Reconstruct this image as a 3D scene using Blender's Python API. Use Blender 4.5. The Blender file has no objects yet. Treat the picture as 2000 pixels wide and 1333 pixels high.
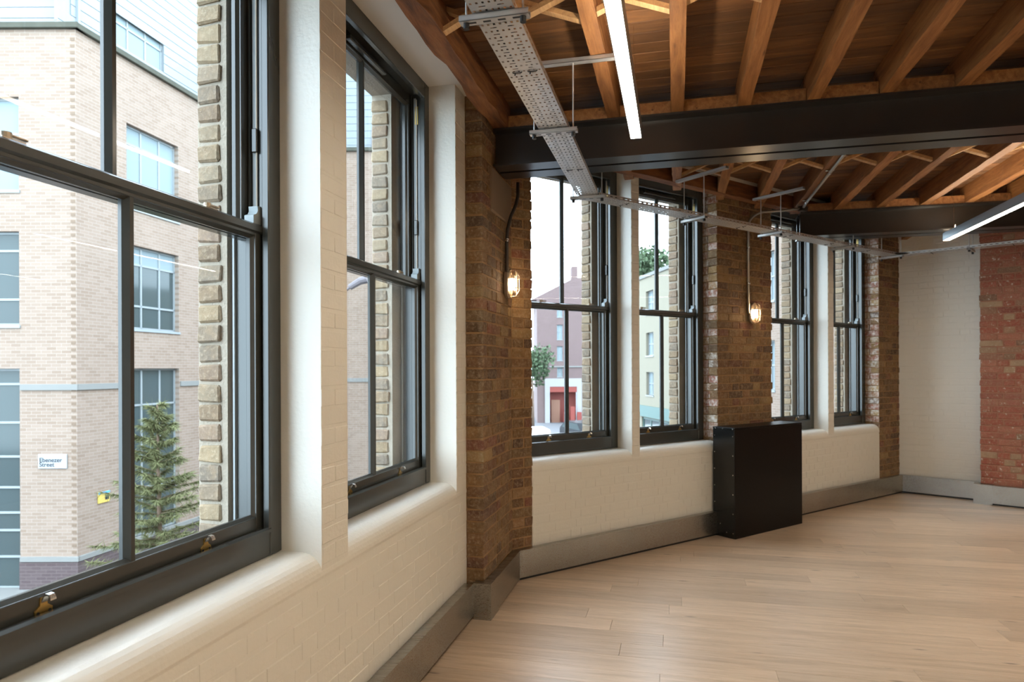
import bpy, math, random
from mathutils import Vector, Matrix
random.seed(7)
PI = math.pi
R = math.radians
SC = bpy.context.scene
COL = SC.collection
EYE = 1.57

# ------------------------------------------------------------------ camera
cam_d = bpy.data.cameras.new('camera'); cam = bpy.data.objects.new('camera', cam_d); COL.objects.link(cam)
cam_d.sensor_width = 36.0
cam_d.lens = 36.0 * 1320 / 2000
cam_d.shift_y = 0.02725
cam_d.clip_start = 0.05; cam_d.clip_end = 400
cam.matrix_world = Matrix.Translation((0, 0, EYE)) @ Matrix.Rotation(R(90), 4, 'X') @ Matrix.Rotation(-0.004, 4, 'Z')
cam_d.dof.use_dof = True; cam_d.dof.focus_distance = 2.9; cam_d.dof.aperture_fstop = 4.5
SC.camera = cam

# ------------------------------------------------------------------ world, exposure
SC.view_settings.view_transform = 'Standard'; SC.view_settings.look = 'None'
SC.view_settings.gamma = 1.0; SC.view_settings.use_curve_mapping = False
SC.view_settings.exposure = 1.02
SKY = 4.5
w = bpy.data.worlds.new('overcast_sky'); SC.world = w; w.use_nodes = True
nt = w.node_tree; nt.nodes.clear()
o_ = nt.nodes.new('ShaderNodeOutputWorld'); b_ = nt.nodes.new('ShaderNodeBackground')
tc_ = nt.nodes.new('ShaderNodeTexCoord'); sx_ = nt.nodes.new('ShaderNodeSeparateXYZ'); rp_ = nt.nodes.new('ShaderNodeValToRGB')
rp_.color_ramp.elements[0].position = 0.0; rp_.color_ramp.elements[0].color = (0.67, 0.85, 0.98, 1)
rp_.color_ramp.elements[1].position = 0.8; rp_.color_ramp.elements[1].color = (0.79, 0.94, 1.12, 1)
nt.links.new(tc_.outputs['Generated'], sx_.inputs[0]); nt.links.new(sx_.outputs[2], rp_.inputs[0])
nt.links.new(rp_.outputs[0], b_.inputs['Color']); b_.inputs['Strength'].default_value = SKY
nt.links.new(b_.outputs[0], o_.inputs[0])
SC.cycles.use_denoising = True
SC.cycles.max_bounces = 8; SC.cycles.diffuse_bounces = 5; SC.cycles.transparent_max_bounces = 16
SC.cycles.sample_clamp_indirect = 6.0
SC.cycles.caustics_reflective = False; SC.cycles.caustics_refractive = False

LED = 24.0          # strength of the pendant diffusers
LEDUP = 19.0
LEDCOL = (1.0, 0.86, 0.67)

# ------------------------------------------------------------------ frames: local x runs along a wall, local y points out of the room
A = R(13.63); B = R(54.4); C3 = R(133.0)
D1 = 1.30      # room face of the left wall
D2 = 4.094     # room face of the window wall
HB = 3.34      # underside of the ceiling boards
HJ = 3.17      # underside of the joists
def mkframe(t, ox=0, oy=0):
    return Matrix.Translation((ox, oy, 0)) @ Matrix.Rotation(PI / 2 - t, 4, 'Z')
F0 = Matrix.Identity(4)
F1 = mkframe(A); F2 = mkframe(B)
def inter(p, d, q, e):
    k = ((q[0] - p[0]) * e[1] - (q[1] - p[1]) * e[0]) / (d[0] * e[1] - d[1] * e[0])
    return (p[0] + k * d[0], p[1] + k * d[1])
def ln(F, y):        # the line local y = const as (point, direction)
    p = F @ Vector((0, y, 0)); q = F @ Vector((1, y, 0)); return (p.x, p.y), (q.x - p.x, q.y - p.y)
d3 = (math.sin(C3), math.cos(C3)); o3 = (-d3[1], d3[0])
pe = (4.892 + .06 * o3[0], 8.449 + .06 * o3[1])
c3 = inter(*ln(F2, D2), pe, d3)
F3 = mkframe(C3, *c3)
def X(Fa, ya, Fb, yb): return inter(*ln(Fa, ya), *ln(Fb, yb))
def loc(F, p): v = F.inverted() @ Vector((p[0], p[1], 0)); return v.x, v.y
S2END = loc(F2, c3)[0]

# ------------------------------------------------------------------ mesh helper
class MB:
    def __init__(s): s.v = []; s.f = []
    def add(s, vs, fs):
        n = len(s.v); s.v += [tuple(v) for v in vs]; s.f += [tuple(i + n for i in f) for f in fs]; return s
    def box(s, x0, x1, y0, y1, z0, z1):
        return s.add([(x0,y0,z0),(x1,y0,z0),(x1,y1,z0),(x0,y1,z0),(x0,y0,z1),(x1,y0,z1),(x1,y1,z1),(x0,y1,z1)],
                     [(0,3,2,1),(4,5,6,7),(0,1,5,4),(1,2,6,5),(2,3,7,6),(3,0,4,7)])
    def cbox(s, x0, x1, y0, y1, z0, z1, c=.003, jit=0.0):
        lo = (x0, y0, z0); hi = (x1, y1, z1); vs = []; idx = {}
        for ix in (0,1):
            for iy in (0,1):
                for iz in (0,1):
                    k = (ix,iy,iz); base = [hi[i] if k[i] else lo[i] for i in range(3)]
                    j = [random.uniform(-jit, jit) for _ in range(3)]
                    cc = c * (1 + (random.uniform(-.5, 1.2) if jit else 0))
                    for a in range(3):
                        p = list(base)
                        for b in range(3):
                            if b != a: p[b] += -cc if k[b] else cc
                        idx[(k, a)] = len(vs); vs.append([p[i] + j[i] for i in range(3)])
        fs = []
        for a in range(3):
            b, c2 = (a + 1) % 3, (a + 2) % 3
            for sd in (0, 1):
                q = []
                for (u, v) in ((0,0),(1,0),(1,1),(0,1)):
                    k = [0,0,0]; k[a] = sd; k[b] = u; k[c2] = v; q.append(idx[(tuple(k), a)])
                fs.append(tuple(q) if sd else tuple(q[::-1]))
            for (u, v) in ((0,0),(1,0),(1,1),(0,1)):      # edges running along a
                k0 = [0,0,0]; k1 = [0,0,0]; k1[a] = 1
                for k in (k0, k1): k[b] = u; k[c2] = v
                k0 = tuple(k0); k1 = tuple(k1)
                q = [idx[(k0, b)], idx[(k1, b)], idx[(k1, c2)], idx[(k0, c2)]]
                fs.append(tuple(q) if (u == v) else tuple(q[::-1]))
        for ix in (0,1):
            for iy in (0,1):
                for iz in (0,1):
                    k = (ix,iy,iz); q = (idx[(k,0)], idx[(k,1)], idx[(k,2)])
                    fs.append(q if (ix + iy + iz) % 2 else q[::-1])
        return s.add(vs, fs)
    def prism(s, poly, z0, z1):          # poly = xy points
        n = len(poly); vs = [(p[0],p[1],z0) for p in poly] + [(p[0],p[1],z1) for p in poly]
        ar = sum(poly[i][0]*poly[(i+1)%n][1] - poly[(i+1)%n][0]*poly[i][1] for i in range(n))
        fs = [tuple(range(n))[::-1], tuple(range(n, 2*n))] + [(i, (i+1)%n, n+(i+1)%n, n+i) for i in range(n)]
        if ar < 0: fs = [f[::-1] for f in fs]
        return s.add(vs, fs)
    def ext(s, prof, x0, x1):            # (y,z) profile pulled along x
        n = len(prof); vs = [(x0,p[0],p[1]) for p in prof] + [(x1,p[0],p[1]) for p in prof]
        ar = sum(prof[i][0]*prof[(i+1)%n][1] - prof[(i+1)%n][0]*prof[i][1] for i in range(n))
        fs = [tuple(range(n))[::-1], tuple(range(n, 2*n))] + [(i, (i+1)%n, n+(i+1)%n, n+i) for i in range(n)]
        if ar < 0: fs = [f[::-1] for f in fs]
        return s.add(vs, fs)
    def exty(s, prof, y0, y1):           # (x,z) profile pulled along y
        n = len(prof); vs = [(p[0],y0,p[1]) for p in prof] + [(p[0],y1,p[1]) for p in prof]
        ar = sum(prof[i][0]*prof[(i+1)%n][1] - prof[(i+1)%n][0]*prof[i][1] for i in range(n))
        fs = [tuple(range(n))[::-1], tuple(range(n, 2*n))] + [(i, (i+1)%n, n+(i+1)%n, n+i) for i in range(n)]
        if ar > 0: fs = [f[::-1] for f in fs]
        return s.add(vs, fs)
    def tube(s, pts, r, n=8, r2=None):
        pts = [Vector(p) for p in pts]; m = len(pts); rings = []
        up = None
        for i, p in enumerate(pts):
            d = (pts[min(i+1, m-1)] - pts[max(i-1, 0)]).normalized()
            if up is None:
                up = Vector((0,0,1)) if abs(d.z) < .9 else Vector((1,0,0))
            a = d.cross(up).normalized(); b = a.cross(d).normalized(); up = b
            rr = r if r2 is None else r + (r2 - r) * i / (m - 1)
            rings.append([p + a * rr * math.cos(2*PI*k/n) + b * rr * math.sin(2*PI*k/n) for k in range(n)])
        vs = [v for q in rings for v in q]; fs = []
        for i in range(m-1):
            for k in range(n):
                fs.append((i*n+k, i*n+(k+1)%n, (i+1)*n+(k+1)%n, (i+1)*n+k))
        fs.append(tuple(range(n))[::-1]); fs.append(tuple((m-1)*n+k for k in range(n)))
        return s.add(vs, [f[::-1] for f in fs])
    def quad(s, a, b, c, d): return s.add([a,b,c,d], [(0,1,2,3)])
    def mesh(s, name, mat, org=(0,0,0), smooth=False):
        me = bpy.data.meshes.new(name)
        ox, oy, oz = org
        me.from_pydata([(x-ox, y-oy, z-oz) for x, y, z in s.v], [], s.f)
        if mat: me.materials.append(mat)
        if smooth: me.polygons.foreach_set('use_smooth', [True]*len(me.polygons))
        me.update(); return me

def link(name, me, parent=None):
    o = bpy.data.objects.new(name, me); COL.objects.link(o)
    if parent is not None: o.parent = parent
    return o
def tag(o, label=None, cat=None, group=None, kind=None):
    if label: o['label'] = label
    if cat: o['category'] = cat
    if group: o['group'] = group
    if kind: o['kind'] = kind
    return o
def root(name, F=F0, org=(0,0,0), label=None, cat=None, group=None, kind=None):
    o = bpy.data.objects.new(name, None); COL.objects.link(o); o.empty_display_size = .1
    o.matrix_world = F @ Matrix.Translation(org); o['_org'] = list(org)
    return tag(o, label, cat, group, kind)
CURT = [None]
def part(name, mb, mat, parent, smooth=False):
    org = (0,0,0); p = parent
    if CURT[0] is not None and parent is ba:
        o = link(name, mb.mesh(name, mat, org, smooth), parent); o.matrix_local = CURT[0]; return o
    while p is not None:
        if '_org' in p: org = tuple(p['_org']); break
        p = p.parent
    return link(name, mb.mesh(name, mat, org, smooth), parent)
def solo(name, mb, mat, F=F0, org=(0,0,0), smooth=False, **k):
    o = link(name, mb.mesh(name, mat, org, smooth)); o.matrix_world = F @ Matrix.Translation(org); return tag(o, **k)
def copytree(o, parent=None):
    c = o.copy(); COL.objects.link(c); c.parent = parent
    for ch in list(o.children): copytree(ch, c)
    return c

# ------------------------------------------------------------------ materials
def lin(c):
    return tuple(((x/255)/12.92 if x/255 <= .04045 else ((x/255+.055)/1.055)**2.4) for x in c) + (1,)
class NM:
    def __init__(s, name):
        s.m = bpy.data.materials.new(name); s.m.use_nodes = True; s.t = s.m.node_tree
        s.b = s.t.nodes['Principled BSDF']; s.out = s.t.nodes['Material Output']
    def n(s, t, **k):
        nd = s.t.nodes.new('ShaderNode' + t)
        for a, v in k.items(): setattr(nd, a, v)
        return nd
    def l(s, a, b): s.t.links.new(a, b)
    def coord(s, scale=(1,1,1), rnd=True, kind='Object'):
        tc = s.n('TexCoord'); mp = s.n('Mapping'); mp.inputs['Scale'].default_value = scale
        src = tc.outputs[kind]
        if rnd:
            oi = s.n('ObjectInfo'); ml = s.n('Math', operation='MULTIPLY'); ml.inputs[1].default_value = 37.0
            ad = s.n('VectorMath', operation='ADD'); s.l(oi.outputs['Random'], ml.inputs[0]); s.l(src, ad.inputs[0]); s.l(ml.outputs[0], ad.inputs[1]); src = ad.outputs[0]
        s.l(src, mp.inputs['Vector']); return mp.outputs[0]
    def noise(s, vec, scale, detail=4, rough=.55, dist=0):
        nd = s.n('TexNoise'); nd.inputs['Scale'].default_value = scale; nd.inputs['Detail'].default_value = detail
        nd.inputs['Roughness'].default_value = rough; nd.inputs['Distortion'].default_value = dist
        if vec is not None: s.l(vec, nd.inputs['Vector'])
        return nd.outputs['Fac']
    def ramp(s, fac, stops, interp='LINEAR'):
        r = s.n('ValToRGB'); cr = r.color_ramp; cr.interpolation = interp
        while len(cr.elements) < len(stops): cr.elements.new(.5)
        for e, (p, c) in zip(cr.elements, stops):
            e.position = p; e.color = c if len(c) == 4 else tuple(c) + (1,)
        s.l(fac, r.inputs[0]); return r.outputs[0]
    def mix(s, fac, a, b, mode='MIX'):
        m = s.n('Mix', data_type='RGBA', blend_type=mode)
        if isinstance(fac, (int, float)): m.inputs[0].default_value = fac
        else: s.l(fac, m.inputs[0])
        for i, v in ((6, a), (7, b)):
            if isinstance(v, tuple): m.inputs[i].default_value = v
            else: s.l(v, m.inputs[i])
        return m.outputs[2]
    def bump(s, h, st=.3, dist=.01):
        b = s.n('Bump'); b.inputs['Strength'].default_value = st; b.inputs['Distance'].default_value = dist
        s.l(h, b.inputs['Height']); s.l(b.outputs[0], s.b.inputs['Normal'])
    def col(s, c):
        if isinstance(c, tuple): s.b.inputs['Base Color'].default_value = c
        else: s.l(c, s.b.inputs['Base Color'])
    def set(s, **k):
        for a, v in k.items():
            s.b.inputs[a.replace('_', ' ')].default_value = v
        return s
G = lambda v: (v, v, v, 1)

def m_paint(name, c, rough=.55, bump=.25, fine=True):
    m = NM(name); v = m.coord(rnd=False)
    big = m.noise(v, 2.2, 3); sm = m.noise(v, 55, 3)
    m.col(m.mix(big, c, tuple(x*.93 for x in c[:3]) + (1,)))
    ad = m.n('Math', operation='ADD'); m.l(m.noise(v, 14, 4), ad.inputs[0]); m.l(sm, ad.inputs[1])
    m.bump(ad.outputs[0], bump, .004); m.set(Roughness=rough); m.set(**{'Specular IOR Level': .5}); return m.m
def m_brick(name, cols, stain=.5, white=0.0, rough=.9):
    m = NM(name); oi = m.n('ObjectInfo'); v = m.coord(rnd=True)
    base = m.ramp(oi.outputs['Random'], cols, 'LINEAR')
    n1 = m.noise(v, 9, 5, .7); n2 = m.noise(v, 60, 4, .7); n3 = m.noise(v, 23, 5, .7)
    c = m.mix(m.ramp(n1, [(.35, G(0)), (.75, G(stain))]), base, (.055, .035, .02, 1))
    c = m.mix(m.ramp(n3, [(.45, G(0)), (.75, G(.5))]), c, (.36, .25, .145, 1)); c = m.mix(m.ramp(n2, [(.5, G(0)), (.85, G(.6))]), c, (.52, .42, .29, 1))
    if white > 0:
        c = m.mix(m.ramp(n3, [(.62 - white * .35, G(0)), (.70, G(.9))]), c, (.72, .68, .62, 1))
    m.col(c); ad = m.n('Math', operation='ADD'); m.l(n1, ad.inputs[0]); m.l(n2, ad.inputs[1]); m.bump(ad.outputs[0], .7, .006)
    m.set(Roughness=rough); return m.m
def m_mortar(name, c1, c2):
    m = NM(name); v = m.coord(rnd=False); n1 = m.noise(v, 7, 5); n2 = m.noise(v, 90, 4)
    m.col(m.mix(n1, c1, c2)); m.bump(n2, .8, .006); m.set(Roughness=.95); return m.m
def m_wood(name, cols, scale=(1, 12, 12), rough=.6, knots=True, bump=.3, tone=.35):
    m = NM(name); v = m.coord(scale=scale, rnd=True); oi = m.n('ObjectInfo')
    n = m.noise(v, 2.2, 6, .62, .6); fine = m.noise(v, 14, 5, .7)
    c = m.ramp(n, cols)
    c = m.mix(m.ramp(fine, [(.45, G(0)), (.8, G(.35))]), c, tuple(x*.45 for x in cols[0][1][:3]) + (1,))
    if knots:
        v2 = m.coord(scale=tuple(.35 * s_ if s_ > 2 else .9 for s_ in scale), rnd=True)
        vo = m.n('TexVoronoi'); vo.inputs['Scale'].default_value = 2.2; m.l(v2, vo.inputs['Vector'])
        c = m.mix(m.ramp(vo.outputs['Distance'], [(.03, G(.75)), (.10, G(0))]), c, tuple(x*.25 for x in cols[0][1][:3]) + (1,))
    t = m.ramp(oi.outputs['Random'], [(0, G(1 - tone)), (1, G(1 + tone * .4))])
    c = m.mix(1.0, c, t, 'MULTIPLY'); m.col(c)
    m.bump(fine, bump, .003); m.set(Roughness=rough); return m.m
def m_plain(name, c, rough=.5, metal=0.0, nz=.0, spec=.5, var=.0):
    m = NM(name); 
    if var > 0:
        v = m.coord(rnd=True); c = m.mix(m.noise(v, 3, 4), c, tuple(x*(1-var) for x in c[:3]) + (1,))
    m.col(c); m.set(Roughness=rough, Metallic=metal); m.set(**{'Specular IOR Level': spec})
    if nz > 0: m.bump(m.noise(m.coord(rnd=False), 60, 3), nz, .002)
    return m.m
def m_brushed(name, c, rough=.32, scale=(1, 60, 60), metal=1.0):
    m = NM(name); v = m.coord(scale=scale, rnd=True); n = m.noise(v, 6, 5, .7)
    cl = m.noise(m.coord(rnd=True), 2.2, 3)
    m.col(m.mix(cl, c, tuple(x*.72 for x in c[:3]) + (1,)))
    r = m.ramp(n, [(.3, G(rough*.8)), (.7, G(rough*1.3))]); m.l(r, m.b.inputs['Roughness']); m.set(Metallic=metal)
    m.bump(n, .015, .001); return m.m
def m_emit(name, c, st):
    m = NM(name); m.t.nodes.remove(m.b); e = m.n('Emission'); e.inputs[0].default_value = c; e.inputs[1].default_value = st
    m.l(e.outputs[0], m.out.inputs[0]); return m.m
def m_glass(name, tint=(.975, .985, .985, 1), extra=.010, rough=0.0):
    m = NM(name); m.t.nodes.remove(m.b)
    tr = m.n('BsdfTransparent'); tr.inputs[0].default_value = tint
    gl = m.n('BsdfGlossy'); gl.inputs['Roughness'].default_value = rough
    lw = m.n('LayerWeight'); lw.inputs[0].default_value = .5
    pw = m.n('Math', operation='POWER'); pw.inputs[1].default_value = 5.0; m.l(lw.outputs['Facing'], pw.inputs[0])
    ad = m.n('Math', operation='MULTIPLY_ADD'); ad.inputs[1].default_value = .9; ad.inputs[2].default_value = extra; m.l(pw.outputs[0], ad.inputs[0])
    mx = m.n('MixShader'); m.l(ad.outputs[0], mx.inputs[0]); m.l(tr.outputs[0], mx.inputs[1]); m.l(gl.outputs[0], mx.inputs[2])
    m.l(mx.outputs[0], m.out.inputs[0]); return m.m
def m_facade(name, c1, c2, mort, bump=.3, bw=.225, rh=.075):
    m = NM(name); tc = m.n('TexCoord'); sp = m.n('SeparateXYZ'); cb = m.n('CombineXYZ')
    m.l(tc.outputs['Object'], sp.inputs[0]); m.l(sp.outputs[0], cb.inputs[0]); m.l(sp.outputs[2], cb.inputs[1])
    br = m.n('TexBrick'); m.l(cb.outputs[0], br.inputs['Vector']); br.inputs['Color1'].default_value = c1; br.inputs['Color2'].default_value = c2
    br.inputs['Mortar'].default_value = mort; br.inputs['Scale'].default_value = 1.0; br.inputs['Brick Width'].default_value = bw
    br.inputs['Row Height'].default_value = rh; br.inputs['Mortar Size'].default_value = .006; br.inputs['Bias'].default_value = -.1
    n = m.noise(tc.outputs['Object'], .7, 5)
    m.col(m.mix(m.ramp(n, [(.3, G(0)), (.8, G(.25))]), br.outputs['Color'], tuple(x*.7 for x in c1[:3]) + (1,)))
    m.bump(br.outputs['Fac'], -bump, .01) ; m.set(Roughness=.9); return m.m

M = {}
M['paint'] = m_paint('white_masonry_paint', (.745, .715, .635, 1), .33, .35)
M['plaster'] = m_paint('white_plaster', (.80, .77, .71, 1), .6, .08)
BR = [(0, lin((94, 68, 41))), (.2, lin((131, 99, 59))), (.4, lin((106, 72, 47))), (.55, lin((144, 112, 67))), (.7, lin((81, 58, 40))), (.82, lin((121, 70, 52))), (.92, lin((155, 126, 81))), (1, lin((74, 54, 41)))]
M['brick'] = m_brick('brown_stock_brick', BR, .55)
M['brick_resid'] = m_brick('stock_brick_paint_residue', [(0, lin((150,110,80))), (.4, lin((150,90,75))), (.7, lin((170,140,95))), (1, lin((110,90,80)))], .3, white=.55)
M['brick_red'] = m_brick('red_brick', [(0, lin((172, 100, 81))), (.35, lin((158, 87, 70))), (.6, lin((179, 119, 98))), (.78, lin((141, 79, 67))), (.9, lin((180, 153, 124))), (1, lin((128, 92, 76)))], .3, white=.05)
M['brick_out'] = m_brick('weathered_yellow_stock', [(0, lin((139, 122, 101))), (.25, lin((119, 108, 95))), (.5, lin((154, 135, 106))), (.75, lin((126, 107, 86))), (1, lin((145, 124, 107)))], .45)
M['mortar'] = m_mortar('brown_mortar', lin((168, 134, 94)), lin((122, 90, 58)))
M['mortar_red'] = m_mortar('red_wall_mortar', lin((176, 128, 104)), lin((150, 104, 84)))
M['mortar_out'] = m_mortar('cream_mortar', lin((167, 156, 140)), lin((153, 143, 127)))
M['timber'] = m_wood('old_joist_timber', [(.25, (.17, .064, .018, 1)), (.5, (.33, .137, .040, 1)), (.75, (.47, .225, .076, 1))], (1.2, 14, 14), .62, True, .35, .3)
M['timber_rough'] = m_wood('rough_wall_timber', [(.3, (.10, .036, .013, 1)), (.5, (.24, .09, .028, 1)), (.75, (.36, .15, .048, 1))], (1.2, 9, 9), .75, True, .9, .2)
M['brace'] = m_wood('pale_pine_batten', [(.25, (.42, .23, .10, 1)), (.6, (.60, .36, .16, 1)), (.8, (.68, .44, .21, 1))], (2, 20, 20), .6, False, .2, .25)
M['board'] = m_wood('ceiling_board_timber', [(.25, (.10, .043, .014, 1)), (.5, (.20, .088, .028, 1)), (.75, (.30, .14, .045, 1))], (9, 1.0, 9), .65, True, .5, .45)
M['oak'] = m_wood('oak_floor', [(.25, (.47, .33, .21, 1)), (.5, (.61, .445, .30, 1)), (.75, (.69, .525, .37, 1))], (11, .7, 11), .34, True, .06, .17)
M['steel'] = m_plain('charcoal_painted_steel', (.017, .0145, .012, 1), .30, 0, .06, .8)
M['frame'] = m_plain('dark_grey_window_paint', (.040, .043, .039, 1), .24, 0, .03, .7)
M['galv'] = m_brushed('galvanised_steel', (.68, .67, .65, 1), .42, (1, 1, 1), .75)
M['inox'] = m_brushed('brushed_skirting_steel', (.50, .49, .45, 1), .27, (.6, 60, 60), 1.0)
M['black'] = m_plain('black_powder_coat', (.004, .0035, .003, 1), .36, 0, .03, .18)
M['black_side'] = m_plain('glossy_black_panel', (.005, .006, .006, 1), .22, 0, .02, .6)
M['rubber'] = m_plain('black_plastic', (.012, .012, .012, 1), .5)
M['brass'] = m_plain('aged_brass', (.55, .38, .13, 1), .32, 1.0, .1)
M['lampmetal'] = m_plain('aged_lamp_bronze', (.42, .34, .25, 1), .4, .9)
M['horn'] = m_plain('horn_sky_sheen_grey', (.26, .30, .31, 1), .3)  # lighter than the frame paint: sky sheen put into the colour
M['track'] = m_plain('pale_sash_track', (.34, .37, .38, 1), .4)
M['chrome'] = m_plain('satin_nickel', (.72, .70, .66, 1), .25, 1.0)
M['cord'] = m_plain('pale_sash_cord', (.62, .56, .46, 1), .8)
M['concrete'] = m_plain('padstone_concrete', (.20, .14, .09, 1), .9, 0, .5)
M['led'] = m_emit('led_diffuser', LEDCOL + (1,), LED)
M['ledup'] = m_emit('led_uplight', LEDCOL + (1,), LEDUP)
M['bulb'] = m_emit('warm_bulb', (1.0, .76, .50, 1), 60)
M['alu'] = m_plain('grey_anodised_aluminium', (.30, .33, .35, 1), .4, .6)
M['glass'] = m_glass('window_glass')
M['lampglass'] = m_glass('ribbed_lamp_glass', (1, .97, .92, 1), .05, .15)
M['conduit'] = m_plain('galvanised_conduit', (.42, .39, .34, 1), .42, .9)
M['conduit_dark'] = m_plain('dark_conduit', (.05, .042, .035, 1), .4, .4)

# ------------------------------------------------------------------ bricks: shared variants
VAR = {}
def variants(kind, mat, n=6, c=.0035, jit=.0028, L=(.215, .1025), d=.1025, hgt=.065):
    for li, ll in enumerate(L):
        lst = []
        for k in range(n):
            mb = MB().cbox(0, ll, 0, d, 0, hgt, c, jit); lst.append(mb.mesh('brick', mat))
        VAR[(kind, li)] = lst
for kd, mt, c_, j_ in (('in', M['brick'], .003, .0026), ('res', M['brick_resid'], .004, .0035), ('red', M['brick_red'], .004, .0028),
                       ('out', M['brick_out'], .0045, .0045), ('pw', M['paint'], .0030, .0008)):
    variants(kd, mt, 6, c_, j_)
NB = {}
def brick(parent, kind, li, x, y, z, sx=1.0, turned=False, sy=1.0):
    o = bpy.data.objects.new('brick', random.choice(VAR[(kind, li)])); COL.objects.link(o); o.parent = parent
    o.location = (x, y, z)
    if turned: o.rotation_euler = (0, 0, -PI/2)
    o.scale = (sx, sy, 1); NB[parent.name] = NB.get(parent.name, 0) + 1
    return o
def field(parent, kind, x0, x1, y, z0, z1, j=.010, proud=.0, turned=False, rag=0.0, bond=0, depth=1.0, ph=None, zb=0.0):
    """courses of brick on the plane y (bodies outwards), or with turned on the plane x=y facing -x, running along y from x1 to x0"""
    i0 = int(math.floor((z0 - zb) / .075 + .001)); i1 = int(math.ceil((z1 - zb) / .075 - .001))
    for i in range(i0, i1):
        z = zb + i * .075 + .005
        if z < z0 - .03 or z + .065 > z1 + .03: continue
        x = x0 - (0 if i % 2 else .057) if ph is None else x0
        k = (i + bond) % 2
        seq = 0
        x = x0
        first = True
        while x < x1 - .02:
            if bond == 2: li = 1
            else: li = (seq + k) % 2 if random.random() < .85 else random.randint(0, 1)
            Ln = (.215, .1025)[li]
            if first and (i % 2) and bond != 2 and x1 - x0 > .3: Ln = .16; li = 0
            first = False
            xe = min(x + Ln, x1)
            if x1 - xe < .05: xe = x1
            a, b = x, xe
            if rag:
                if abs(x - x0) < 1e-6: a += random.uniform(-rag, rag)
                if abs(xe - x1) < 1e-6: b += random.uniform(-rag, rag)
            s_ = (b - a) / (.215, .1025)[li]; pr = proud + random.uniform(-1, 1) * (.0005 if kind == 'pw' else .0018)
            if turned: brick(parent, kind, li, y - pr, a + (b - a), z, s_, True, depth)
            else: brick(parent, kind, li, a, y - pr, z, s_, False, depth)
            x = xe + j; seq += 1

# ------------------------------------------------------------------ left wall (painted)
SILL = .875; HEAD = 3.31
W1OP = [(.93, 2.31), (2.52, 3.925)]; W1BACK = [(-3.2, -1.9), (-1.65, -.3)]
PIER_S = 4.12; PIER_D = 1.187
wl = root('wall_left', F1, kind='structure', label='white painted brick wall with deep window reveals')
RC = .0025        # painted backing behind the brick faces
def spandrel(x0, x1, D, T, r=.085):
    prof = [(D + T, -0.02), (D + T, SILL), (D + r, SILL)]
    for k in range(1, 8):
        a = PI/2 * k / 8; prof.append((D + r - r*math.sin(a), SILL - r + r*math.cos(a)))
    prof += [(D, SILL - r), (D + RC, SILL - r - .012), (D + RC, -.02)]
    return MB().ext(prof, x0, x1)
mb = MB()
T = .34
b0 = spandrel(-3.5, PIER_S, D1, T); mb.add(b0.v, b0.f)
edges = [-3.5] + [e for op in (W1BACK + W1OP) for e in op] + [PIER_S]
for i in range(0, len(edges), 2):
    mb.box(edges[i], edges[i+1], D1 + RC, D1 + T, SILL - .10, 3.36)
part('masonry', mb, M['paint'], wl)
part('soffit', MB().box(-3.5, PIER_S, 1.10, D1 + T, HEAD, 3.36), M['plaster'], wl)
# outer leaf of the left wall
oleaf = root('wall_outer_left', F1, kind='structure', label='yellow stock brick outer leaf of the left wall')
def outer_leaf(par, ops, x0, x1, Da, Db, jam, z0=-3.4, z1=4.6):
    mb = MB(); mb.box(x0, x1, Da, Db, z0, SILL - .06); mb.box(x0, x1, Da, Db, HEAD - .10, z1)
    e = [x0] + [q for (a, b), jj in zip(ops, jam) for q in (a + jj, b - jj)] + [x1]
    for i in range(0, len(e), 2): mb.box(e[i], e[i+1], Da, Db, SILL - .06, HEAD - .10)
    part('mortar', mb, M['mortar_out'], par)
    mb = MB()
    for (a, b), jj in zip(ops, jam): mb.box(a + jj - .06, b - jj + .06, Da + .0, Db + .05, SILL - .06 - .075, SILL - .055)
    part('stone_sill', mb, M['mortar_out'], par)
J1 = [.09, .185]
outer_leaf(oleaf, W1BACK + W1OP, -3.5, 4.6, D1 + T, 1.765, [.12, .12] + J1)
for (a, b), jj in zip(W1OP, J1):
    for i in range(32):
        z = SILL - .03 + i * .0755
        if z > HEAD - .14: break
        brick(oleaf, 'out', 1, b - jj - .008 - random.uniform(0, .006), 1.765, z, 1.0 + random.uniform(-.05, .03), True, 1.0)
        if random.random() < .6: brick(oleaf, 'out', 1, b - jj - .002, 1.765 + .004, z, 1, True, 1.0).location.x += .11

# painted bricks you can tell apart, near part of the left wall
wbr = wl
field(wl, 'pw', 1.15, PIER_S, D1 + RC, .22, SILL - .09, .0015, .0022)
field(wl, 'pw', 2.312, 2.518, D1 + RC, SILL - .08, HEAD, .0015, .0022, rag=.002)
field(wl, 'pw', 3.927, PIER_S, D1 + RC, SILL, HEAD, .0015, .0022)
for i in range(12, 44):
    z = i * .075 + .005
    if SILL - .02 < z < HEAD - .06:
        brick(wl, 'pw', 1, 2.3105, D1 + .175, z, .55 if i % 2 else .62, True)
        brick(wl, 'pw', 1, 3.9255, D1 + .175, z, .55 if i % 2 else .62, True)

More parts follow.
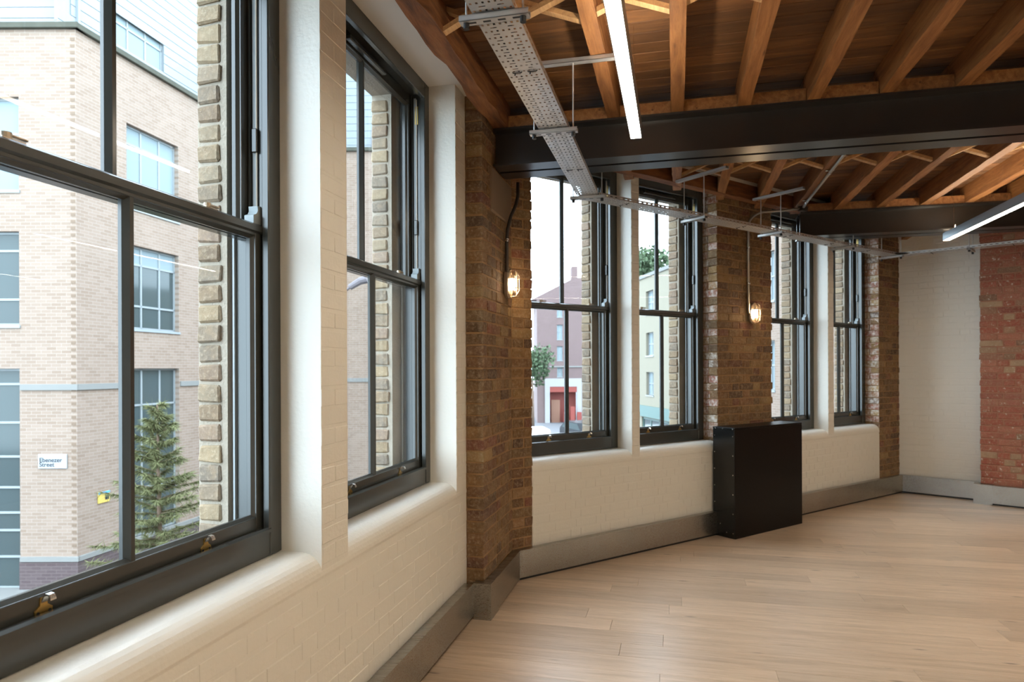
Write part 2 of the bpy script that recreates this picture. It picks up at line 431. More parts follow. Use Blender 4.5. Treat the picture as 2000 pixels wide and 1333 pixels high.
# ------------------------------------------------------------------ corner brick pier (brown brick)
pr = root('brick_pier', F1, kind='structure', label='brown brick pier projecting in the corner between the painted wall and the first street window')
q2 = X(F1, PIER_D, F2, D2); sq = loc(F1, q2)[0]
p_a = F1 @ Vector((PIER_S + .004, D1 + .3, 0)); p_b = F1 @ Vector((PIER_S + .004, PIER_D + .0045, 0))
p_c = X(F1, PIER_D + .0045, F2, D2 + .0045); p_d = F2 @ Vector((3.114, D2 + .0045, 0)); p_e = F2 @ Vector((3.112, D2 + .36, 0))
poly = [loc(F1, p) for p in ((p_a.x, p_a.y), (p_b.x, p_b.y), p_c, (p_d.x, p_d.y), (p_e.x, p_e.y))] + [(4.6, D1 + .45)]
part('mortar', MB().prism(poly, -.02, HB).box(4.0, 4.6, D1 + .03, D1 + .42, -.02, HB + .1), M['mortar'], pr)
for i in range(2, 45):
    z = i * .075 + .005
    if z > HB - .05: break
    # end face brick and side bricks
    if i % 2: brick(pr, 'in', 0, PIER_S - random.uniform(0, .003), PIER_D + random.uniform(-.002, .001), z, 1.0, False, 1.1); x = PIER_S + .225
    else: brick(pr, 'in', 1, PIER_S - random.uniform(0, .003), PIER_D + random.uniform(-.002, .001), z, 1.0, False, 1.1); x = PIER_S + .1125
    k = i % 2
    while x < sq - .02:
        li = k % 2; Ln = (.215, .1025)[li]; xe = min(x + Ln, sq - .005)
        brick(pr, 'in', li, x, PIER_D + random.uniform(-.004, .003), z, (xe - x) / Ln); x = xe + .01; k += 1
s2q = loc(F2, q2)[0]
pr2 = root('brick_pier', F2, kind='structure', label='brown brick return beside the first street window, behind the caged wall lamp')
field(pr2, 'in', s2q + .004, 3.118, D2, .15, HB - .02, .010, .0, rag=.006)
part('padstone', MB().cbox(4.30, 4.86, PIER_D - .012, PIER_D + .2, 2.62, 2.915, .01), M['concrete'], pr)

# ------------------------------------------------------------------ street wall with four windows
W2OP = [(3.12, 4.19), (4.284, 5.345), (6.217, 7.29), (7.406, 8.44)]
wb = root('wall_back', F2, kind='structure', label='white painted spandrel wall and mullions of the street windows')
T2 = .36
mb = MB()
for a, b in ((3.118, 5.345), (6.217, 8.44)):
    q = spandrel(a, b, D2, T2); mb.add(q.v, q.f)
mb.box(4.19, 4.284, D2 + RC, D2 + T2, SILL - .1, HB); mb.box(7.29, 7.406, D2 + RC, D2 + T2, SILL - .1, HB)
part('masonry', mb, M['paint'], wb)
part('soffit', MB().box(3.118, 8.44, 3.90, D2 + T2, HEAD, HB + .02), M['plaster'], wb)
field(wb, 'pw', 3.122, 5.24, D2 + RC, .22, SILL - .09, .0015, .002)
field(wb, 'pw', 6.36, 8.435, D2 + RC, .22, SILL - .09, .0015, .002)
for (a, b) in ((4.192, 4.283), (7.292, 7.405)):
    for i in range(12, 44):
        z = i * .075 + .005
        if z < HEAD - .05:
            brick(wb, 'pw', 1, a, D2 + RC - .003 - random.uniform(0, .002), z, (b - a) / .1025, False, 1.6)
p2 = root('brick_pier', F2, kind='structure', label='brown brick pier between the two pairs of street windows, behind the black casing')
part('mortar', MB().box(5.350, 6.212, D2 + .0045, D2 + T2, -.02, HB), M['mortar'], p2)
field(p2, 'in', 5.345, 6.217, D2, .15, HB - .02, rag=.015, bond=0)
field(p2, 'res', D2 + .004, D2 + .169, 5.341, SILL, HEAD, turned=True, depth=.12)
p3 = root('brick_pier', F2, kind='structure', label='brown brick pier in the far corner beside the last street window')
part('mortar', MB().box(8.445, S2END + .3, D2 + .0045, D2 + T2, -.02, HB), M['mortar'], p3)
field(p3, 'in', 8.44, S2END, D2, .15, HB - .02, rag=.006, bond=1)
field(p3, 'res', D2 + .004, D2 + .169, 8.436, SILL, HEAD, turned=True, depth=.12)
ob = root('wall_outer_back', F2, kind='structure', label='yellow stock brick outer leaf of the street wall')
J2 = [.13] * 4
outer_leaf(ob, W2OP, 3.0, 10.2, D2 + T2, D2 + T2 + .13, J2)
for (a, b), jj in zip(W2OP, J2):
    for i in range(32):
        z = SILL - .03 + i * .0755
        if z > HEAD - .14: break
        brick(ob, 'out', 1, b - jj - .008 - random.uniform(0, .006), D2 + T2 + .13, z, 1.0 + random.uniform(.05, .12), True, 1.0)

# ------------------------------------------------------------------ end wall: painted, then projecting red brick pier
we = root('wall_end', F3, kind='structure', label='white painted brick end wall')
we['_org'] = [0, 0, 0]
part('masonry', MB().box(-.02, .9, RC, .35, -.02, HB), M['paint'], we)
field(we, 'pw', .002, .878, RC, .22, HB - .02, .0015, .002)
pe_ = root('brick_pier', F3, kind='structure', label='red brick pier projecting from the end wall')
part('mortar', MB().box(.882, 6.0, -.1945, .35, -.02, HB), M['mortar_red'], pe_)
field(pe_, 'red', .877, 2.35, -.20, .15, HB - .02, rag=.006)
# the rest of the room, behind and to the right of the camera
pf = F3 @ Vector((6.0, 0, 0)); 
fl_a = F1 @ Vector((-3.5, D1, 0)); far = X(F3, 0, F3, 0) if False else None
ddir = (math.sin(A), math.cos(A))
pR = (pf.x, pf.y); pB = inter(pR, ddir, (fl_a.x, fl_a.y), (math.cos(A), -math.sin(A)))
def wallseg(name, p, q, z0, z1, th, mat, label):
    d = Vector((q[0]-p[0], q[1]-p[1], 0)).normalized(); n = Vector((d.y, -d.x, 0)) * th
    return solo(name, MB().prism([p, q, (q[0]+n.x, q[1]+n.y), (p[0]+n.x, p[1]+n.y)], z0, z1), mat, kind='structure', label=label)
wallseg('wall_right', pB, pR, 0, HB, .2, M['plaster'], 'white plaster wall on the far side of the room')
wallseg('wall_rear', (fl_a.x, fl_a.y), pB, 0, HB, .2, M['plaster'], 'white plaster wall behind the camera')

# ------------------------------------------------------------------ floor: oak planks across the room
fl = root('floor', F1, kind='structure', label='wide oak plank floor')
fpoly_w = [tuple((F1 @ Vector((-3.5, D1, 0)))[:2]), tuple((F1 @ Vector((PIER_S, D1, 0)))[:2]), tuple(q2), tuple(c3), pR, pB]
fpoly = [loc(F1, p) for p in fpoly_w]
part('screed', MB().prism(fpoly, -.12, -.0135), m_plain('floor_joint', (.10, .06, .03, 1), .8), fl)
def yrange(poly, x):        # span of the floor in local y at local x
    ys = []
    for i in range(len(poly)):
        a, b = poly[i], poly[(i+1) % len(poly)]
        if (a[0] - x) * (b[0] - x) < 0: ys.append(a[1] + (b[1] - a[1]) * (x - a[0]) / (b[0] - a[0]))
    return (min(ys), max(ys)) if len(ys) > 1 else None
PW = .175
npl = 0
xx = -3.45; row = 0
while xx < 12.5:
    r1 = yrange(fpoly, xx + .01); r2 = yrange(fpoly, xx + PW - .01)
    if r1 and r2:
        y0 = min(r1[0], r2[0]); y1 = min(r1[1], r2[1])
        if xx > 2.6: y0 = max(y0, -4.6)
        y = y1 - random.uniform(.3, 1.9) if True else y1
        hi = y1 + .0
        if max(r1[1], r2[1]) > y1: hi = max(r1[1], r2[1])
        first = True; ytop = min(hi, 1.5)
        vis = xx > 2.7
        while ytop > y0 + .05:
            Ln = random.choice((1.5, 1.9, 2.2)) if vis else 12
            lo = ytop - (random.uniform(.5, Ln) if first else Ln); first = False
            if lo < y0 + .3: lo = y0
            me = MB().cbox(0, PW - .0012, 0, ytop - lo - .0012, -.014, 0, .0011).mesh('plank', M['oak'])
            o = link('plank', me, fl); o.location = (xx, lo, 0); npl += 1
            ytop = lo
    xx += PW; row += 1

# ------------------------------------------------------------------ ceiling boards, joists, struts, noggins, girders
ce = root('ceiling', F1, kind='structure', label='brown timber board ceiling between the joists')
xx = -3.45; BWID = .118
while xx < 12.0:
    r1 = yrange(fpoly, xx + BWID/2)
    if r1:
        top = min(r1[1] + .3, 1.14) if xx < 4.0 else min(r1[1] + .45, 1.75)
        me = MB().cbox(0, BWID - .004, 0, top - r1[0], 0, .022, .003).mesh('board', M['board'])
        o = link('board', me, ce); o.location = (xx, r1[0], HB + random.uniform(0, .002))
    xx += BWID
part('deck', MB().prism([loc(F1, (p[0]*1.0, p[1]*1.0)) for p in fpoly_w], HB + .03, HB + .2), M['timber_rough'], ce)

G1 = 4.34; G2 = 7.43; FLW = .146; GD = .25; G0 = 1.2 - 2.9
ORD = ['first', 'second', 'third', 'fourth', 'fifth', 'sixth', 'seventh', 'eighth', 'ninth', 'tenth', 'eleventh', 'twelfth', 'thirteenth', 'fourteenth', 'fifteenth']
def joist_mesh(x0, x1, wdt, mat, rough=.002, nseg=10):
    mb = MB(); rings = []
    for k in range(nseg + 1):
        x = x0 + (x1 - x0) * k / nseg; j = [random.uniform(-rough, rough) for _ in range(4)]
        rings.append([(x, -wdt/2 + j[0], HJ + abs(j[1])), (x, wdt/2 + j[2], HJ + abs(j[3])), (x, wdt/2, HB - .001), (x, -wdt/2, HB - .001)])
    vs = [v for r_ in rings for v in r_]; fs = []
    for k in range(nseg):
        for q in range(4): fs.append((4*k+q, 4*k+(q+1) % 4, 4*k+4+(q+1) % 4, 4*k+4+q))
    fs += [(3, 2, 1, 0), (4*nseg, 4*nseg+1, 4*nseg+2, 4*nseg+3)]
    mb.add(vs, [f[::-1] for f in fs]); return mb
CJ = [-.775 + .395 * k for k in range(16)]           # c (towards the room); local y is -c
def line_s(yloc):      # s where the street wall (or end wall) stops a joist
    r = None
    a = loc(F1, X(F1, yloc, F2, D2)); b = loc(F1, X(F1, yloc, F3, 0)); return min(a[0], b[0])
bays = [('near bay', -3.4, G1 + .10), ('far bay', G1 + .12, G2 + .10), ('end bay', G2 + .12, 12)]
for bi, (bn, x0, x1) in enumerate(bays):
    for k, c in enumerate(CJ):
        xe = min(x1, line_s(-c) - .02)
        if xe - x0 < .3: continue
        if bi == 2 and c > 4.6: continue
        mb = joist_mesh(0, xe - x0, .075, M['timber'], .004, 24)
        lab = '%s timber ceiling joist from the windows, %s' % (ORD[k] if k < 15 else 'last', {0: 'on the camera side of the nearer girder', 1: 'between the two steel girders', 2: 'beyond the second girder'}[bi])
        o = solo('ceiling_joist', mb, M['timber'], F1, (0, 0, 0), label=lab, cat='joist', group='timber joists in the ' + bn)
        o.matrix_world = F1 @ Matrix.Translation((x0, -c, 0))
# wall-side trimmers
o = solo('wall_trimmer', joist_mesh(0, G1 + .1 + 3.4, .10, M['timber_rough'], .012, 60), M['timber_rough'], F1, label='rough timber trimmer along the top of the left wall', cat='beam')
o.matrix_world = F1 @ Matrix.Translation((-3.4, 1.13, 0))
o = solo('wall_trimmer', joist_mesh(0, 5.36, .09, M['timber_rough'], .004, 40), M['timber_rough'], F2, label='long timber trimmer above the street windows', cat='beam')
o.matrix_world = F2 @ Matrix.Translation((3.05, 3.95, 0))
# herringbone struts
def struts(s_, lo, hi, bayname):
    cs = [-1.08 - .045] + CJ
    for k in range(lo, hi):
        a = -(cs[k] + .0375) if k else 1.075; b = -(cs[k+1] - .0375)
        for sg in (0, 1):
            x0 = s_ + sg * .055; z0, z1 = HJ + .022, HB - .022
            if sg: z0, z1 = z1, z0
            mb = MB(); t = .019
            mb.exty([(0, 0), (.045, 0), (.045, 1), (0, 1)], 0, 1)
            vs = []
            dy, dz = b - a, z1 - z0; L_ = math.hypot(dy, dz); ny, nz = -dz / L_ * t, dy / L_ * t
            prof = [(a - ny*0, z0 - abs(nz)*.5), (b, z1 - abs(nz)*.5), (b, z1 + abs(nz)*.9), (a, z0 + abs(nz)*.9)]
            mb = MB().ext(prof, x0, x0 + .045)
            cy = (a + b) / 2
            if k == 0: wh = 'between wall trimmer and first joist'
            else: wh = 'between %s and %s joists' % (ORD[k-1], ORD[k])
            solo('herringbone_strut', mb, M['brace'], F1, (x0, cy, HJ), label='pale strut %s %s, low end %s windows' % (wh, bayname, 'away from' if sg else 'nearer the'), cat='strut', group='herringbone struts ' + bayname)
struts(3.06, 0, 9, 'in nearest bay')
struts(5.84, 3, 13, 'past nearer girder')
def noggins(s_, c_lo, c_hi, nm):
    for k in range(len(CJ) - 1):
        a, b = CJ[k] + .0375, CJ[k+1] - .0375
        if a < c_lo or b > c_hi: continue
        if line_s(-a) < s_ + .1: continue
        solo('noggin', MB().cbox(s_ + .012, s_ + .055, -b + .001, -a - .001, HJ + .001, HJ + .078, .002), M['timber'], F1, (s_ + .03, -(a+b)/2, HJ),
             label='timber noggin on the %s girder, between %s and %s joists' % (nm, ORD[k] if k < 15 else 'last', ORD[k+1] if k+1 < 15 else 'last'), cat='noggin', group='noggins on the %s girder' % nm)
noggins(G1, -1, 5, 'nearer'); noggins(G2, -1, 5.2, 'farther')
a, b = -1.08, CJ[0] - .0375
solo('noggin', MB().cbox(G1 + .012, G1 + .055, -b + .001, -a - .005, HJ + .001, HJ + .078, .002), M['timber'], F1, (G1 + .03, 1.0, HJ), label='noggin on the nearer girder next to the rough wall trimmer', cat='noggin', group='noggins on the nearer girder')

def girder(s_, y0, y1, lab):
    g = root('steel_girder', F1, (s_, 0, HJ - GD), label=lab, cat='girder')
    for nm, off in (('front_beam', 0), ('rear_beam', FLW + .034)):
        x = s_ + off; tf = .013
        prof = [(x, HJ-GD), (x+FLW, HJ-GD), (x+FLW, HJ-GD+tf), (x+FLW/2+.004, HJ-GD+tf+.006), (x+FLW/2+.004, HJ-tf-.006), (x+FLW, HJ-tf), (x+FLW, HJ),
                (x, HJ), (x, HJ-tf), (x+FLW/2-.004, HJ-tf-.006), (x+FLW/2-.004, HJ-GD+tf+.006), (x, HJ-GD+tf)]
        part(nm, MB().exty(prof, y0, y1), M['steel'], g)
    return g
girder(G1, -5.4, PIER_D - .013, 'long dark steel girder crossing the ceiling from the corner brick pier')
yg2 = loc(F1, X(F1, 0, F1, 0))[1] if False else None
pg = inter(*(lambda p, q: ((p.x, p.y), (q.x - p.x, q.y - p.y)))(F1 @ Vector((G2, 0, 0)), F1 @ Vector((G2, 1, 0))), *ln(F2, D2))
girder(G2, -5.4, loc(F1, pg)[1] - .25, 'second dark steel girder crossing the ceiling above the far street windows')
girder(G0, -5.4, D1 - .02, 'dark steel girder behind the camera')

# ------------------------------------------------------------------ sash windows
def lift(par, x, y, z):
    mb = MB(); t = .003
    outl = [(-.024, 0), (.024, 0), (.024, .016), (.010, .026), (.009, .045), (-.009, .045), (-.010, .026), (-.024, .016)]
    mb.exty([(x + p, z + q) for p, q in outl], y - t, y)
    o = part('sash_lift', mb, M['brass'], par)
    hk = MB()
    pts = [(y - .002, z + .030), (y - .006, z + .044), (y - .016, z + .052), (y - .027, z + .050), (y - .032, z + .040)]
    pr_ = pts + [(a_ - .0035 if i < 2 else a_, b_ + .004) for i, (a_, b_) in reversed(list(enumerate(pts)))]
    hk.ext(pr_, x - .008, x + .008)
    o2 = part('hook', hk, M['chrome'], o, False) if False else part('lift_hook', hk, M['chrome'], par)
    sc = MB()
    for q in (-.016, .016): sc.tube([(x + q, y - t - .0012, z + .008), (x + q, y - t + .001, z + .008)], .0042, 10)
    part('screw', sc, M['rubber'], o)
def window(n, F, s0, s1, D, lab, detail=True, vent=True, ajar=.0):
    cx = (s0 + s1) / 2
    w_ = root('window_%d' % n, F, (cx, D, SILL), kind='structure', label=lab)
    f = M['frame']; lw = .072; z0, z1 = SILL + .003, HEAD - .002
    a, b = s0 + .002, s1 - .002
    mb = MB()
    for x0, x1 in ((a, a + lw), (b - lw, b)):
        mb.cbox(x0, x1, D, D + .022, z0, z1, .003)
    mb.cbox(a + lw, b - lw, D, D + .022, z1 - .085, z1, .003)
    part('lining', mb, f, w_)
    # jamb boxes (pulley stiles) with parting beads, head and sill
    mb = MB()
    for sg, x in ((1, a), (-1, b)):
        xi = x + sg * .062
        mb.box(min(x, xi), max(x, xi), D + .022, D + .165, z0, z1)
        xa = xi + sg * .012
        mb.box(min(xi, xa), max(xi, xa), D + .080, D + .088, z0 + .05, z1 - .07)
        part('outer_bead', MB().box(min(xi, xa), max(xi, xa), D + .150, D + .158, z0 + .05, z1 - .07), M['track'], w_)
    part('jamb_box', mb, f, w_)
    part('head', MB().box(a + .06, b - .06, D + .022, D + .165, z1 - .075, z1), f, w_)
    mb = MB().ext([(D + .004, z0), (D + .30 - .05, z0), (D + .25, z0 + .03), (D + .12, z0 + .075), (D + .030, z0 + .088), (D + .004, z0 + .088)], a + lw, b - lw)
    part('window_board', mb, f, w_)
    # staff bead
    mb = MB(); bb = .018
    xl, xr = a + lw, b - lw
    mb.ext([(D - .004, z0 + .088), (D + .026, z0 + .088), (D + .026, z0 + .103), (D + .006, z0 + .106), (D - .004, z0 + .100)], xl, xr)
    mb.cbox(xl - .004, xl + .012, D - .004, D + .026, z0 + .10, z1 - .085, .004); mb.cbox(xr - .012, xr + .004, D - .004, D + .026, z0 + .10, z1 - .085, .004)
    mb.cbox(xl, xr, D - .004, D + .026, z1 - .1, z1 - .083, .004)
    part('staff_bead', mb, f, w_)
    zm = 2.085 + ajar
    sl, sr = a + .064, b - .064
    st = .045
    def sash(nm, y0, zb, zt, rb, rt, hl=False):
        o = MB()
        for x0, x1 in ((sl, sl + st), (sr - st, sr)): o.cbox(x0, x1, y0, y0 + .042, zb, zt, .002)
        o.cbox(sl + st, sr - st, y0, y0 + .042, zb, zb + rb, .002); o.cbox(sl + st, sr - st, y0, y0 + .042, zt - rt, zt, .002)
        # ovolo bead inside the frame
        g = .010
        o.ext([(y0 + .006, zb + rb), (y0 + .028, zb + rb), (y0 + .028, zb + rb + g), (y0 + .018, zb + rb + g)], sl + st, sr - st)
        o.ext([(y0 + .006, zt - rt), (y0 + .018, zt - rt - g), (y0 + .028, zt - rt - g), (y0 + .028, zt - rt)], sl + st, sr - st)
        for sg, x in ((1, sl + st), (-1, sr - st)):
            o.add([(x, y0 + .006, zb + rb), (x + sg*g, y0 + .018, zb + rb), (x + sg*g, y0 + .028, zb + rb), (x, y0 + .028, zb + rb),
                   (x, y0 + .006, zt - rt), (x + sg*g, y0 + .018, zt - rt), (x + sg*g, y0 + .028, zt - rt), (x, y0 + .028, zt - rt)],
                  [(0, 1, 5, 4), (1, 2, 6, 5), (2, 3, 7, 6)] if sg < 0 else [(4, 5, 1, 0), (5, 6, 2, 1), (6, 7, 3, 2)])
        so = part(nm, o, f, w_)
        m_ = MB(); xm = cx
        m_.add([(xm - .017, y0 + .024, zb + rb), (xm - .007, y0 + .004, zb + rb), (xm + .007, y0 + .004, zb + rb), (xm + .017, y0 + .024, zb + rb), (xm + .017, y0 + .036, zb + rb), (xm - .017, y0 + .036, zb + rb),
                (xm - .017, y0 + .024, zt - rt), (xm - .007, y0 + .004, zt - rt), (xm + .007, y0 + .004, zt - rt), (xm + .017, y0 + .024, zt - rt), (xm + .017, y0 + .036, zt - rt), (xm - .017, y0 + .036, zt - rt)],
               [(i, (i+1) % 6, 6 + (i+1) % 6, 6 + i) for i in range(6)])
        part('glazing_bar', m_, f, so)
        for x0, x1 in ((sl + st - .003, xm - .012), (xm + .012, sr - st + .003)):
            part('pane', MB().box(x0, x1, y0 + .026, y0 + .0285, zb + rb - .003, zt - rt + .003), M['glass'], so)
        return so
    lo = sash('lower_sash', D + .034, z0 + .090, zm + .026, .058, .046)
    up = sash('upper_sash', D + .092, zm - .024, z1 - .078, .046, .062)
    # meeting-rail nosing
    part('meeting_rail', MB().ext([(D + .024, zm - .004), (D + .034, zm - .010), (D + .034, zm + .024), (D + .024, zm + .018)], sl, sr), f, lo)
    # horns
    for sg, x in ((1, sl), (-1, sr)):
        prof = [(0, 0), (.040, 0), (.040, .030), (.026, .038), (.020, .050), (.022, .066), (.004, .068), (-.0, .060)]
        mb = MB().exty([(x + sg * p * 1.35, zm + .024 + q * 1.05) for p, q in prof], D + .036, D + .074)
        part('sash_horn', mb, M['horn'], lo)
        xt = x - sg * .002
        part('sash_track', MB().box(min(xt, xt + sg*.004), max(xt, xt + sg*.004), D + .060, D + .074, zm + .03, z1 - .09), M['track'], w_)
        part('sash_cord', MB().tube([(x + sg * .004, D + .056, zm + .085), (x + sg * .004, D + .056, z1 - .1)], .0035, 6), M['cord'], w_)
        part('sash_pulley', MB().cbox(min(x - sg*.002, x + sg * .003), max(x - sg*.002, x + sg*.003), D + .046, D + .068, z1 - .25, z1 - .14, .001), M['brass'], w_)
        part('sash_stop', MB().cbox(min(x - sg*.002, x + sg * .014), max(x - sg*.002, x + sg*.014), D + .05, D + .072, zm + .30, zm + .39, .003), f, w_)
    # fasteners on the meeting rail
    for q in (.22, .78):
        x = sl + (sr - sl) * q
        mb = MB().cbox(x - .03, x + .03, D + .040, D + .062, zm + .026, zm + .031, .001)
        mb.tube([(x - .012, D + .051, zm + .030), (x - .012, D + .051, zm + .044)], .012, 12)
        mb.cbox(x - .014, x + .040, D + .044, D + .056, zm + .036, zm + .043, .002)
        part('sash_fastener', mb, M['lampmetal'], lo)
    for q in (.27, .74):
        x = sl + (sr - sl) * q
        lift(lo, x, D + .034, z0 + .095)
    if vent:
        x = cx
        mb = MB().cbox(cx - .21, cx + .21, D + .060, D + .092, z1 - .128, z1 - .100, .005)
        v_ = part('trickle_vent', mb, f, up)
        part('vent_slot', MB().box(cx - .17, cx + .17, D + .0585, D + .0605, z1 - .119, z1 - .109), M['rubber'], up)
    return w_
FD = .17
LBL = ['nearest dark grey sash window, cut off by the left picture edge', 'dark grey sash window between the white mullion and the corner brick pier',
       'dark grey sash window just past the corner brick pier', 'dark grey sash window on the left of the black casing',
       'dark grey sash window on the right of the black casing', 'last dark grey sash window next to the end wall']
for i, (a, b) in enumerate(W1OP): window(i + 1, F1, a, b, D1 + FD, LBL[i])
for i, (a, b) in enumerate(W2OP): window(i + 3, F2, a, b, D2 + FD, LBL[i + 2])

# ------------------------------------------------------------------ metal skirting
SK = .06; SH = .222
def off_poly(p, q, F_):      # quad between two front points, going back to the wall
    pass
def bb_panel(par, fa, fb, ba, bb, z0=.020, z1=SH):
    mid = lambda p, q: (p[0]*.75 + q[0]*.25, p[1]*.75 + q[1]*.25)
    part('shadow_plinth', MB().prism([mid(fa, ba), mid(fb, bb), bb, ba], 0, .0195), M['rubber'], par)  # black strip stands in for the shadow line under the panel
    part('panel', MB().prism([fa, fb, bb, ba], z0, z1), M['inox'], par)
def P1(s_, D): v = F1 @ Vector((s_, D, 0)); return (v.x, v.y)
def P2(s_, D): v = F2 @ Vector((s_, D, 0)); return (v.x, v.y)
def P3(s_, D): v = F3 @ Vector((s_, D, 0)); return (v.x, v.y)
def screws(par, pts, F, nrm, r=.005):
    mb = MB()
    for (x, y, z) in pts: mb.tube([(x + nrm[0]*.002, y + nrm[1]*.002, z), (x - nrm[0]*.0005, y - nrm[1]*.0005, z)], r, 8)
    return part('screws', mb, M['chrome'], par)
bl = root('baseboard_left', F0, kind='structure', label='brushed steel skirting trunking along the left wall')
bb_panel(bl, P1(-3.4, D1 - SK), P1(1.6, D1 - SK), P1(-3.4, D1 - .001), P1(1.6, D1 - .001))
bb_panel(bl, P1(1.602, D1 - SK), P1(PIER_S - SK - .001, D1 - SK), P1(1.602, D1 - .001), P1(PIER_S - SK - .001, D1 - .001))
bc = root('baseboard_corner', F0, kind='structure', label='brushed steel skirting wrapping the corner brick pier')
# end face cover + side cover
part('end_cover', MB().prism([P1(PIER_S - SK - .002, D1 - SK + .001), P1(PIER_S - SK - .002, PIER_D - SK - .002), P1(PIER_S + .12, PIER_D - SK - .002), P1(PIER_S + .12, PIER_D - .002), P1(PIER_S - .004, PIER_D - .002), P1(PIER_S - .004, D1 - SK + .001)], .0, SH + .004), M['inox'], bc)
ic = X(F1, PIER_D - SK, F2, D2 - SK)
part('panel', MB().prism([P1(PIER_S + .121, PIER_D - SK), ic, X(F1, PIER_D - .002, F2, D2 - .002), P1(PIER_S + .121, PIER_D - .002)], .012, SH), M['inox'], bc)
na = F1.to_3x3() @ Vector((-1, 0, 0)); nb = F1.to_3x3() @ Vector((0, -1, 0))
def s3(F, x, y, z): v = F @ Vector((x, y, z)); return (v.x, v.y, v.z)
screws(bc, [s3(F1, PIER_S - SK - .002, D1 - SK - .012, z) for z in (.03, SH - .03)], F0, (na.x, na.y))
screws(bc, [s3(F1, PIER_S + .10, PIER_D - SK - .002, z) for z in (.04, SH - .03)], F0, (nb.x, nb.y))
b2 = root('baseboard_back', F0, kind='structure', label='brushed steel skirting trunking under the street windows')
bx0, bx1 = 5.25, 6.34
fcs = loc(F2, ic)[0]
js = [(None, 4.98), (4.982, bx0 - .002), (bx1 + .002, 6.62), (6.622, 8.2), (8.202, None)]
endc = X(F2, D2 - SK, F3, -SK); endw = (c3[0], c3[1])
icw = X(F1, PIER_D, F2, D2 - .001)
for a_, b_2 in js:
    fa = ic if a_ is None else P2(a_, D2 - SK); ba = icw if a_ is None else P2(a_, D2 - .001)
    fb = endc if b_2 is None else P2(b_2, D2 - SK); bb_ = P2(S2END - .002, D2 - .001) if b_2 is None else P2(b_2, D2 - .001)
    bb_panel(b2, fa, fb, ba, bb_)
b3 = root('baseboard_end', F0, kind='structure', label='brushed steel skirting trunking along the end wall and red brick pier')
ex = .877 - SK
bb_panel(b3, endc, P3(ex - .001, -SK), P3(.002, -.001), P3(ex - .001, -.001))
part('corner_cover', MB().prism([P3(ex, -SK + .004), P3(ex, -.2 - SK - .002), P3(ex + .18, -.2 - SK - .002), P3(ex + .18, -.204), P3(.872, -.204), P3(.872, -SK + .004)], 0, SH + .004), M['inox'], b3)
bb_panel(b3, P3(ex + .181, -.2 - SK), P3(4.5, -.2 - SK), P3(ex + .181, -.204), P3(4.5, -.204))

# ------------------------------------------------------------------ black metal casing
bd0, bd1 = 3.84, D2 - .012
cz = root('metal_casing', F2, ((bx0 + bx1)/2, (bd0 + bd1)/2, 0), label='tall black metal radiator casing with rivets standing in front of the brick pier', cat='casing')
part('front_panel', MB().cbox(bx0, bx1, bd0, bd0 + .004, .0, 1.0, .001), M['black'], cz)
part('side_panel', MB().cbox(bx0, bx0 + .004, bd0 + .004, bd1, .0, 1.0, .001), M['black_side'], cz)
part('side_panel', MB().cbox(bx1 - .004, bx1, bd0 + .004, bd1, .0, 1.0, .001), M['black_side'], cz)
part('top_panel', MB().cbox(bx0 - .003, bx1 + .003, bd0 - .003, bd1, 1.0, 1.02, .003), M['black'], cz)
part('back_frame', MB().box(bx0 + .01, bx1 - .01, bd1 - .02, bd1 - .002, .3, .98), M['black'], cz)
rv = MB().tube([(0, 0, 0), (.0025, 0, 0)], .0055, 8).mesh('rivet', M['chrome'])
def rivet(x, y, z, ry=0):
    o = link('rivet', rv, cz); org = cz['_org']; o.location = (x - org[0], y - org[1], z - org[2]); o.rotation_euler = (0, 0, ry)
for k in range(6):
    rivet(bx0 - .0025, bd0 + .02, .05 + k * .178); rivet(bx0 - .0025, bd1 - .02, .16 + k * .156)
for y in (bd0 + .02, bd0 + .13, bd1 - .03): rivet(bx0 - .0052, y, 1.008)
for y in (bd0 + .09, bd0 + .16): rivet(bx0 - .0025, y, .05 if y < bd0 + .1 else .12)

# ------------------------------------------------------------------ linear pendants
def pendant(c, s0, s1, lab, zb=EYE + 1.25, up=False):
    W_, H_ = .062, .075
    p = root('linear_pendant', F1, ((s0 + s1)/2, -c, zb), label=lab, cat='pendant lamp', group='suspended linear lamps')
    y = -c
    mb = MB().box(s0, s1, y - W_/2, y - W_/2 + .003, zb, zb + H_).box(s0, s1, y + W_/2 - .003, y + W_/2, zb, zb + H_).box(s0, s1, y - W_/2 + .003, y + W_/2 - .003, zb + .03, zb + .034)
    mb.box(s0, s0 + .003, y - W_/2, y + W_/2, zb, zb + H_).box(s1 - .003, s1, y - W_/2, y + W_/2, zb, zb + H_)
    part('housing', mb, M['alu'], p)
    part('diffuser', MB().box(s0 + .004, s1 - .004, y - W_/2 + .004, y + W_/2 - .004, zb + .0005, zb + .006), M['led'], p)
    if up: part('uplight', MB().box(s0 + .02, s1 - .02, y - W_/2 + .008, y + W_/2 - .008, zb + H_ - .012, zb + H_ - .006), M['ledup'], p)
    for s_ in (s0 + .19, s1 - .19):
        part('suspension_wire', MB().tube([(s_, y, zb + H_ + .03), (s_, y, HB)], .0012, 5), M['chrome'], p)
        part('wire_gripper', MB().tube([(s_, y, zb + H_ - .002), (s_, y, zb + H_ + .032)], .010, 10, .003).tube([(s_ - .02, y, zb + H_ + .006), (s_ - .045, y + .004, zb + H_ + .036)], .004, 6), M['chrome'], p)
pendant(-.205, 1.15, 3.73, 'bright linear pendant lamp hanging beside the perforated cable tray', up=True)
pendant(2.60, 4.95, 7.5, 'linear pendant lamp hanging in front of the farther girder, near the red brick', up=True)
